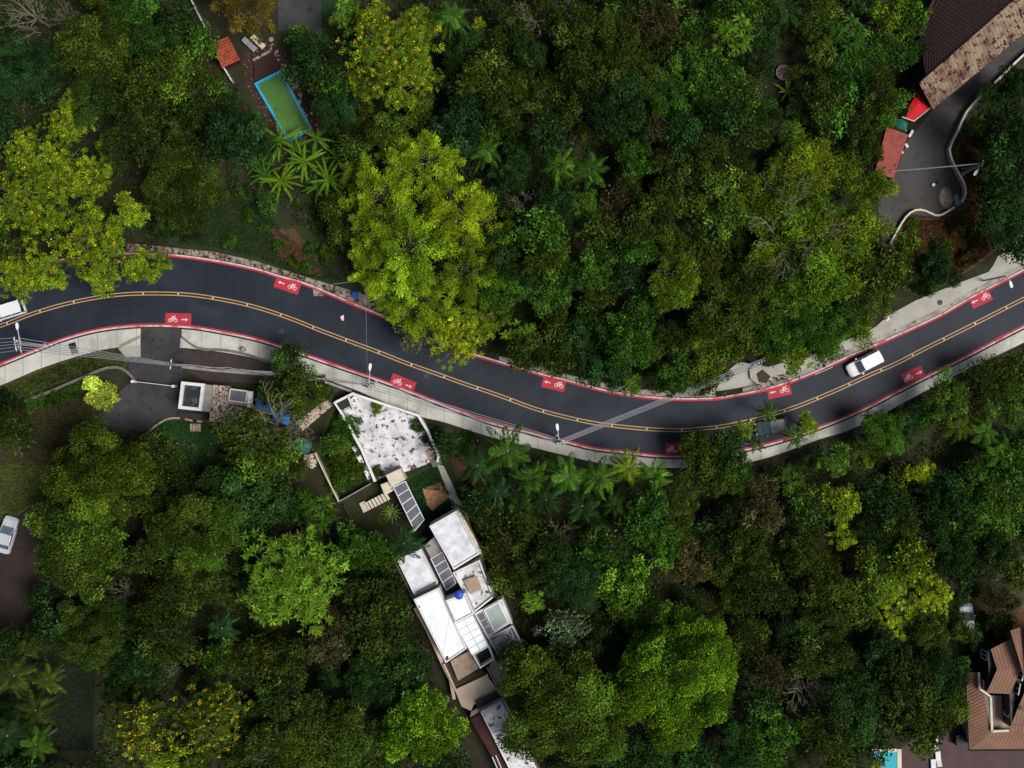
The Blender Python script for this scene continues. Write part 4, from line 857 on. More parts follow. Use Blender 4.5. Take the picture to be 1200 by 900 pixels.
tile_roof([(1196, 784.5), (1168.5, 784.5), (1156, 812), (1184, 813)], 3.6, 2.9, 8, 'roof', 'tile_brown', G1, per=.4, amp=.03, lift=.04)
tile_roof([(1200, 734), (1240, 730), (1240, 800), (1203, 800)], 4.9, 5.0, 10, 'roof', 'tile_brown', G1, per=.4, amp=.03, lift=.04)
tile_roof([(1184, 739), (1200, 733.5), (1206, 798), (1201, 797)], 4.4, 4.8, 9, 'roof', 'tile_brown', G1, per=.4, amp=.03, lift=.04)
tile_roof([(1203, 805), (1240, 800), (1240, 856), (1182, 856)], 4.2, 2.3, 10, 'roof', 'tile_brown', G1, per=.4, amp=.03, lift=.04)
MB().tube([(*W(1194, 825, 4), 4.0), (*W(1199, 832, 4), 4.0), (*W(1204, 834, 4), 4.0)], .12, 6).build('roof_pipe', 'bark', G1)
def window(cx, cy, z, w, h, ang, tilt_parent):
    """white framed window in a wall whose outward normal points along ang"""
    a = R_(ang); nx_, ny_ = math.cos(a), math.sin(a); tx, ty = -ny_, nx_
    x, y = W(cx, cy, z); mb = MB()
    def P(u, v, o=0): return (x+tx*u+nx_*o, y+ty*u+ny_*o, z+v)
    for u in (-w/2, 0, w/2): mb.bar(P(u, -h/2, .04), P(u, h/2, .04), .12, .12)
    for v in (-h/2, h/2): mb.bar(P(-w/2, v, .045), P(w/2, v, .045), .12, .12)
    f = mb.build('window', 'white_wall', tilt_parent)
    MB().add([P(-w/2, -h/2, .01), P(w/2, -h/2, .01), P(w/2, h/2, .01), P(-w/2, h/2, .01)], [(0, 1, 2, 3)]).build('pane', 'car_glass', f)
window(1153.8, 767, 1.3, 1.0, 1.9, 180, G1); window(1154.5, 787, 1.2, 1.4, 2.1, 180, G1); window(1151.6, 801, 0.7, .8, .8, 180, G1)
# bay windows of the recessed side
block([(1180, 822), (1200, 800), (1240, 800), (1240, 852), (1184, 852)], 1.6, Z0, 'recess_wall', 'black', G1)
for x, y, zz, s in ((1192, 806, 2.6, 1.2), (1196, 791, 2.9, .9), (1181, 832, 1.4, 1.3)): window(x, y, zz, s, 1.5, 170, G1)
t = thing('swimming_pool', 'corner of a turquoise swimming pool at the bottom edge', 'pool', (*W(1044, 895, Z0), Z0))
ZP = Z0+.12
MB().prism(PW([(1022, 882), (1051, 881), (1052, 960), (1020, 960)], ZP), Z0-.02, ZP-.03).build('water', 'pool_cyan', t)
MB().prism(PW([(1051.5, 878), (1056.5, 878), (1057, 960), (1052, 960)], ZP), Z0, ZP).build('coping', 'cream', t)
MB().prism(PW([(1020, 878), (1051, 877.5), (1051, 881), (1020, 882)], ZP), Z0, ZP).build('coping', 'cream', t)
for x, y, a, lab in ((1082.5, 871.5, 92, 'white lounger nearest the shrubs on the plum patio'), (1095.5, 870.5, 91, 'upper right white lounger on the plum patio'), (1098.5, 887.5, 96, 'white lounger below the upper pair on the plum patio'), (1093, 898, 93, 'lowest white lounger, cut by the bottom edge of the photo')):
    lounger('sun_lounger', lab, x, y, a, Z0)
MB().box((*W(1127, 868, -1.8), -2.4), (1.2, 1.3, 1.2)).build('plant_box', 'black_plastic', label='black box planter against the left wall of the terracotta house', cat='planter')

# ------------------------------------------------------------ vegetation
def nrm(a): return a/np.maximum(np.linalg.norm(a, axis=-1, keepdims=True), 1e-6)
class Leaves:
    def __init__(s): s.V = []; s.T = []
    def add(s, P, D, N, L, Wd, tint, droop=.1):
        n = len(P); L = np.broadcast_to(L, (n,))[:, None]; Wd = np.broadcast_to(Wd, (n,))[:, None]
        D = nrm(D); N = N - (N*D).sum(1)[:, None]*D; N = nrm(N); S = np.cross(D, N)
        dz = np.zeros((n, 3)); dz[:, 2] = -1
        v = np.stack([P, P+D*L*.5+S*Wd*.5+N*L*.04, P+D*L+dz*droop*L, P+D*L*.5-S*Wd*.5+N*L*.04], 1)
        s.V.append(v.reshape(-1, 3)); s.T.append(np.repeat(tint, 4, 0))
    def mesh(s, name, m):
        V = np.concatenate(s.V).astype(np.float32); T = np.concatenate(s.T); nf = len(V)//4
        me = bpy.data.meshes.new(name); me.vertices.add(len(V)); me.vertices.foreach_set('co', V.ravel())
        me.loops.add(nf*4); me.loops.foreach_set('vertex_index', np.arange(nf*4, dtype=np.int32))
        me.polygons.add(nf); me.polygons.foreach_set('loop_start', np.arange(0, nf*4, 4, dtype=np.int32))
        at = me.attributes.new('tint', 'FLOAT_COLOR', 'POINT')
        at.data.foreach_set('color', np.c_[T, np.ones(len(T))].astype(np.float32).ravel())
        me.materials.append(m); me.update(calc_edges=True); return me
def tints(rng, n, base=1.0, var=.35, hue=.12):
    t = base*np.exp(rng.normal(0, var, n))*np.where(rng.random(n) < .07, 1.9, .95); h = rng.normal(0, hue, n)  # a few leaves brightened: young growth plus a painted glossy sparkle
    return np.clip(np.c_[t*(1+h*1.2), t, t*(1-h)], 0, 4)
def rdir(rng, n): return nrm(rng.normal(size=(n, 3)))
def dome_pts(rng, K, R, flat, jit=.12):
    """K roughly even points on a dome, irregular"""
    i = np.arange(K)+.5; ph = i*2.39996+rng.uniform(0, 6.28); z = 1 - i/K*1.12
    r = np.sqrt(np.clip(1-z*z, 0, 1)); d = np.c_[r*np.cos(ph), r*np.sin(ph), z] + rng.normal(0, jit, (K, 3))
    return nrm(d)
def tree_proto(kind, R, seed, Hr=1.35):
    rng = np.random.default_rng(seed); lv = Leaves(); fl = None; parts = []
    H = {'palm': 7.0, 'banana': 1.6, 'shrub': R*.9}.get(kind, R*Hr+3.0)
    hz = H - R*.62; flat = .62       # hz = height of the crown's middle
    tb = MB(); ends = []; trad = .035*H+.02
    if kind in ('clump', 'fine', 'twig', 'shrub', 'open'):
        if kind == 'shrub': hz = R*.25; flat = .7
        K = int(8 + R*2.8); D = dome_pts(rng, K, R, flat, .2)
        lob = D*R*rng.uniform(.42, .92, (K, 1))*np.array([1, 1, flat]); rl = R*rng.uniform(.18, .38, K)*(1.15 if R < 3 else 1)
        for c, r in zip(lob, rl):
            base_t = math.exp(rng.normal(0, .28)); hue_l = rng.normal(0, .08)
            ns = max(5, int(7 + r*4.5)); dd = dome_pts(rng, ns, 1, 1, .3)
            if kind == 'open': keep = rng.random(ns) < .72; dd = dd[keep]; ns = len(dd)
            sc = c + dd*r*np.array([1, 1, .85])*rng.uniform(.65, 1.0, (ns, 1)); sr = r*rng.uniform(.26, .48, ns)+.05
            for q, rr in zip(sc, sr):
                LL = {'clump': .29, 'fine': .23, 'twig': .42, 'shrub': .21, 'open': .34}[kind]; WW = {'clump': .18, 'fine': .135, 'twig': .105, 'shrub': .13, 'open': .165}[kind]
                n = int(2*math.pi*rr*rr*1.35/(.5*LL*WW)*(.42 if kind in ('twig', 'open') else .62)); n = max(n, 6)
                u = rdir(rng, n); u[:, 2] = np.where(u[:, 2] < -.25, -u[:, 2], u[:, 2])
                P = q + u*rr*np.array([1, 1, .8])*rng.uniform(.75, 1.12, (n, 1))
                Dr = nrm(u*.55 + rdir(rng, n)*.75 + np.array([0, 0, -.1]))
                Nn = nrm(u + rdir(rng, n)*.5 + np.array([0, 0, .35]))
                lv.add(P + [0, 0, hz], Dr, Nn, LL*rng.uniform(.75, 1.3, n), WW*rng.uniform(.8, 1.25, n), tints(rng, n, base_t*math.exp(rng.normal(0, .3)), .32, .09)*np.array([1+hue_l, 1, 1]), .12)
            ends.append(c + np.array([0, 0, hz + (.3*r if kind == 'twig' else -.2*r)]))
        n = int(15*R*R)          # inner leaves close the crown from below, darkened to paint its inner shade
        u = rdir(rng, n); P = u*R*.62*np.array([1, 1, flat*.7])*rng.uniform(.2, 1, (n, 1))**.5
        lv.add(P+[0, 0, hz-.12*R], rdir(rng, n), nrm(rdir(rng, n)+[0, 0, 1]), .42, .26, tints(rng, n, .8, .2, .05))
    elif kind in ('star', 'yellow'):
        big = kind == 'star'; K = int((3.5 if big else 6.5)*R*R)+6
        nlob = int(6+R*2.4); Dl = dome_pts(rng, nlob, R, flat, .2); lob = Dl*R*rng.uniform(.35, .7, (nlob, 1))*np.array([1, 1, flat]); rl = R*rng.uniform(.2, .38, nlob)
        fl = Leaves()
        for layer, dim in ((1.0, 1.0), (.78, .85)):  # dim darkens the inner rosettes, crown shade put into the tint
            li = rng.integers(0, nlob, K); ax = dome_pts(rng, K, 1, 1, .25); rng.shuffle(ax); ax[:, 2] = np.abs(ax[:, 2])*.9+.15; ax = nrm(ax)
            C = lob[li] + ax*(rl[li]*layer)[:, None]*rng.uniform(.8, 1.15, (K, 1))*np.array([1, 1, .8])
            up = nrm(ax*.7 + np.array([0, 0, .8]) + rdir(rng, K)*.2)
            rt = np.exp(rng.normal(0, .25, K))*dim; nl = 9 if big else 10; LL = (.68 if big else .38); WW = (.18 if big else .125)
            a1 = nrm(np.cross(up, rdir(rng, K))); a2 = np.cross(up, a1)
            for k in range(nl):
                th = 2*math.pi*k/nl + rng.normal(0, .22, K); out = a1*np.cos(th)[:, None]+a2*np.sin(th)[:, None]
                el_ = rng.uniform(.05, .75, (K, 1)); Dr = out + up*el_
                lv.add(C+[0, 0, hz]+out*.04, Dr, up + rdir(rng, K)*.3, LL*rng.uniform(.7, 1.25, K), WW*rng.uniform(.8, 1.2, K), tints(rng, K, 1, .18, .06)*rt[:, None], .3)
            if layer == 1.0 and not big:
                pk = rng.random(len(lob)) < .7; sel = pk[li] & (rng.random(K) < .6); C2 = C[sel]
                for k in range(9):
                    j = rng.normal(0, .15, C2.shape); j[:, 2] = np.abs(j[:, 2])*.8 + .06
                    fl.add(C2+[0, 0, hz]+j, rdir(rng, len(C2)), nrm(rdir(rng, len(C2))*.5+[0, 0, 1]), .17, .13, tints(rng, len(C2), 1, .3, .1))
        for c, r in zip(lob, rl): ends.append(c+np.array([0, 0, hz+.5*r]))
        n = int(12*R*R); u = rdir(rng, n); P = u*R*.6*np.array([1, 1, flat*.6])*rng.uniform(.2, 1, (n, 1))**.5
        lv.add(P+[0, 0, hz-.2*R], rdir(rng, n), nrm(rdir(rng, n)+[0, 0, 1]), .5, .3, tints(rng, n, .7, .2, .05))  # inner fill, shade painted in by a darker tint
    elif kind == 'plume':
        K = int(1.8*R*R)+8; D = dome_pts(rng, K, R, 1, .25)
        for d in D:
            st = d*R*rng.uniform(.25, .8)*np.array([1, 1, .75]); L = rng.uniform(1.0, 2.3); dr = nrm(np.array([d[0], d[1], rng.uniform(-.1, .7)*abs(d[2])+.1])+rng.normal(0, .35, 3)*np.array([1, 1, .5]))
            m_ = 190; s_ = rng.random(m_)**.75; base_t = math.exp(rng.normal(0, .38)); wob = rng.normal(0, .22, 3)
            C = st + dr*L*s_[:, None] + np.outer(np.sin(s_*3), wob) + np.outer(s_**2, [0, 0, -.3*L])
            j = rng.normal(0, 1, (m_, 3))*(.05+.21*np.sin(np.clip(s_*.85+.1, 0, 1)*math.pi))[:, None]
            Dr = nrm(dr*.8 + j*2.0 + rdir(rng, m_)*.35)
            lv.add(C+j+[0, 0, hz], Dr, nrm(rdir(rng, m_)*.6+[0, 0, 1]),   .28*rng.uniform(.7, 1.3, m_), .082, tints(rng, m_, base_t, .22, .1), .2)
            if rng.random() < .3: ends.append(st + [0, 0, hz])
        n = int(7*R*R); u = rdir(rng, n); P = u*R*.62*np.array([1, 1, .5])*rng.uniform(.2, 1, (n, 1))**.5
        lv.add(P+[0, 0, hz-.3*R], rdir(rng, n), nrm(rdir(rng, n)+[0, 0, 1]), .4, .2, tints(rng, n, .6, .2, .05))  # darker tint paints shade into the heart of the crown
    elif kind == 'palm':
        nf = 14; top = np.array([0, 0, H-R*.2])
        for i in range(nf):
            a = i*2.39996+rng.uniform(-.2, .2); e = R_(66 - 66*(i/nf)**.7); L = R*1.12*rng.uniform(.85, 1.08); m_ = 26
            s_ = np.linspace(.1, 1, m_); hx = np.array([math.cos(a), math.sin(a), 0])
            Rr = s_*L*math.cos(e)*(1-.1*s_**2) ; Z = s_*L*math.sin(e)*.75 - .5*(s_*L)**2/L*(.55+.4*math.cos(e))*rng.uniform(.7, 1.7)
            C = top + np.outer(Rr, hx) + np.outer(Z, [0, 0, 1]) + np.outer(s_**2*L*rng.normal(0, .16), [-hx[1], hx[0], 0]); T_ = nrm(np.gradient(C, axis=0)); side = np.cross([0, 0, 1], hx)
            bt = math.exp(rng.normal(0, .3)); hue = rng.uniform(0, .6) if i > nf-4 else 0
            ll = R*.27*np.sin(np.clip(s_*.86+.14, 0, 1)*math.pi)**.6+.04
            for sg in (-1, 1):
                Dr = side*sg*.75 + T_*.75 + np.array([0, 0, -.45]) + rng.normal(0, .12, (m_, 3))
                lv.add(C, Dr, nrm(np.array([0, 0, 1.0])+side*sg*.35+rng.normal(0, .1, (m_, 3))), ll, .085, tints(rng, m_, bt, .28, .05)*np.array([1+hue, 1+hue*.4, 1]), .25)
            lv.add(C[:-1:2], T_[:-1:2], np.tile([0, 0, 1.0], (len(C[:-1:2]), 1)), L/m_*2.4, .06, tints(rng, len(C[:-1:2]), 1.7, .05, .02), 0)
        tb.tube([(0, 0, 0), (.1, .05, H*.5), (0, 0, H-R*.2)], [.2, .15, .13], 8)
    elif kind == 'banana':
        for i in range(12):
            a = i*2.39996+rng.uniform(-.3, .3); L = R*rng.uniform(.8, 1.55); e = R_(rng.uniform(15, 60)); m_ = 12; hx = np.array([math.cos(a), math.sin(a), 0]); side = np.array([-hx[1], hx[0], 0])
            s_ = np.linspace(0.05, 1, m_); C = np.array([0, 0, H]) + np.outer(s_*L*math.cos(e*.8), hx) + np.outer(s_*L*math.sin(e) - .75*L*s_**2*math.sin(e), [0, 0, 1])
            T_ = nrm(np.gradient(C, axis=0)); ww = .10*R/2*np.sin(np.clip(s_*.9+.08, 0, 1)*math.pi)**.55; bt = math.exp(rng.normal(0, .2))
            for sg in (-1, 1):
                lv.add(C, side*sg*.9+T_*.5, nrm(np.array([0, 0, 1.0])+side*sg*-.4), ww*1.5, L/m_*2.0, tints(rng, m_, bt, .1, .03), .15)
            lv.add(C[:-1], T_[:-1], np.tile([0, 0, 1.0], (m_-1, 1)), L/m_*1.2, .07, tints(rng, m_-1, 1.8, .05, .02), 0)
        tb.tube([(0, 0, 0), (0, 0, H)], [.16, .09], 8)
    elif kind == 'spiky':
        K = 26
        for i in range(K):
            a = i*2.39996; e = R_(75-65*i/K); hx = np.array([math.cos(a), math.sin(a), 0]); m_ = 5; s_ = np.linspace(.05, .8, m_); L = R*rng.uniform(.8, 1.1)
            C = np.array([0, 0, .3]) + np.outer(s_*L*math.cos(e), hx)+np.outer(s_*L*math.sin(e)-.3*L*s_**2, [0, 0, 1]); T_ = nrm(np.gradient(C, axis=0))
            lv.add(C, T_, np.tile([0, 0, 1.0], (m_, 1)), L/m_*1.5, .16*(1-.6*s_), tints(rng, m_, math.exp(rng.normal(0, .3)), .1, .05), .05)
        tb.tube([(0, 0, 0), (0, 0, .4)], [.15, .1], 6)
    def limb(a, b, r0, r1, wob, kids):
        a = np.array(a, float); b = np.array(b, float); n = 6; L = np.linalg.norm(b-a); w1 = rng.normal(0, wob*L, 3); pts = []
        for i in range(n+1):
            s = i/n; pts.append(a + (b-a)*s + w1*math.sin(math.pi*s) + np.array([0, 0, .12*L*math.sin(math.pi*s)])+rng.normal(0, wob*.25*L, 3)*(0 < i < n))
        tb.tube([tuple(p) for p in pts], list(np.linspace(r0, r1, n+1)), 5 if r0 > .06 else 4)
        for k in range(kids):
            s = rng.uniform(.35, .95); i = int(s*n); p = pts[i]; d = nrm(b-a) + rng.normal(0, .55, 3)*np.array([1, 1, .5]); d = nrm(d)
            limb(p, p + d*L*rng.uniform(.3, .6), (r0+(r1-r0)*s)*.7, r1*.5+.006, wob, kids-2 if kids > 2 else 0)
    if kind == 'bare':
        tb.tube([(0, 0, 0), (.1, .1, H*.3), (0, .1, H*.55)], [.24, .19, .15], 8)
        for i in range(9):
            a = i*2*math.pi/9+rng.uniform(-.3, .3); rr = R*rng.uniform(.6, 1.05)
            limb((0, .1, H*rng.uniform(.4, .58)), (rr*math.cos(a), rr*math.sin(a), H*rng.uniform(.75, 1.0)), .1, .028, .09, 5)
    elif kind not in ('palm', 'banana', 'spiky'):
        lean = rng.normal(0, .15*R, 2); f = np.array([lean[0], lean[1], hz*.62])
        tb.tube([(0, 0, -.1), (lean[0]*.4, lean[1]*.4, hz*.33), tuple(f)], [trad, trad*.8, trad*.62], 8)
        vis = kind in ('twig', 'open', 'plume', 'yellow', 'star')
        for e in ends[:26]: limb(f, e, trad*.42, .025, .07, 3 if kind == 'twig' else (1 if vis else 0))
    parts = []
    barkm = M['pale_bark'] if kind in ('bare', 'twig') else M['bark']
    if tb.v:
        me = bpy.data.meshes.new('trunk'); me.from_pydata([tuple(v) for v in tb.v], [], tb.f); me.materials.append(barkm); me.update(); parts.append(('trunk', me))
    if lv.V: parts.append(('crown', lv.mesh('crown', M['leaf'])))
    if fl and fl.V: parts.append(('blossom', fl.mesh('blossom', M['flower'])))
    return dict(kind=kind, R=R, H=H, parts=parts)
PROTO = {}
def add_protos(kind, sizes, n):
    for R in sizes: PROTO.setdefault(kind, []).extend(tree_proto(kind, R, 100*len(kind)+int(R*10)+i*17) for i in range(n))
add_protos('clump', (2.0, 3.2, 5.0, 7.2), 2); add_protos('fine', (2.0, 3.2, 5.0, 7.2), 2); add_protos('open', (2.2, 3.6), 2)
add_protos('twig', (2.4, 3.8), 2); add_protos('star', (2.2, 4.5, 7.5), 1); add_protos('yellow', (2.4, 4.4, 6.3), 2)
add_protos('plume', (3.0, 5.2), 2); add_protos('palm', (2.6,), 3); add_protos('banana', (2.2,), 3); add_protos('bare', (3.2, 5.0), 2)
add_protos('shrub', (1.2, 2.2), 2); add_protos('spiky', (1.8,), 1)
PAL = dict(dk=(.017, .042, .008), do=(.030, .050, .006), ol=(.048, .080, .007), gr=(.038, .092, .009), bg=(.018, .050, .013), lg=(.100, .200, .014), mg=(.082, .165, .007), yl=(.110, .185, .008),
           yg=(.175, .265, .009), gy=(.100, .165, .007), br=(.048, .044, .014), gd=(.13, .105, .012), pg=(.09, .12, .05), vl=(.27, .36, .045))
CW = dict(dk='dark green', do='dark olive', ol='olive green', gr='mid green', mg='lively green', yl='yellowish green', bg='deep bluish green', lg='light green', yg='bright yellow-green', gy='fresh green', br='brownish', gd='dull golden', pg='pale greyish green', vl='pale lime')
KW = dict(clump='dense round-crowned tree', fine='fine-leaved tree', open='loose airy tree', twig='wispy pale-limbed tree', star='star-leaved tree', yellow='yellow-blossomed tree', plume='plumed feathery tree',
          palm='feathery palm', banana='broad-leaved banana plant', bare='bare-branched tree', shrub='low leafy shrub', spiky='spiky rosette plant')
NM = dict(clump='broadleaf_tree', fine='fine_leaved_tree', open='airy_tree', twig='wispy_tree', star='star_leaved_tree', yellow='flowering_tree', plume='plumed_tree', palm='palm_tree', banana='banana_plant', bare='bare_tree', shrub='shrub', spiky='rosette_plant')
CT = dict(palm='palm', banana='banana plant', shrub='shrub', spiky='plant')
TREES = []   # (px, py, r, kind, colour, label or None)
def T_(s):
    for row in s.strip().split(';'):
        row = row.strip()
        if not row: continue
        f = row.split(','); lab = f[5].strip() if len(f) > 5 else None
        TREES.append((float(f[0]), float(f[1]), float(f[2]), f[3].strip(), f[4].strip(), lab))
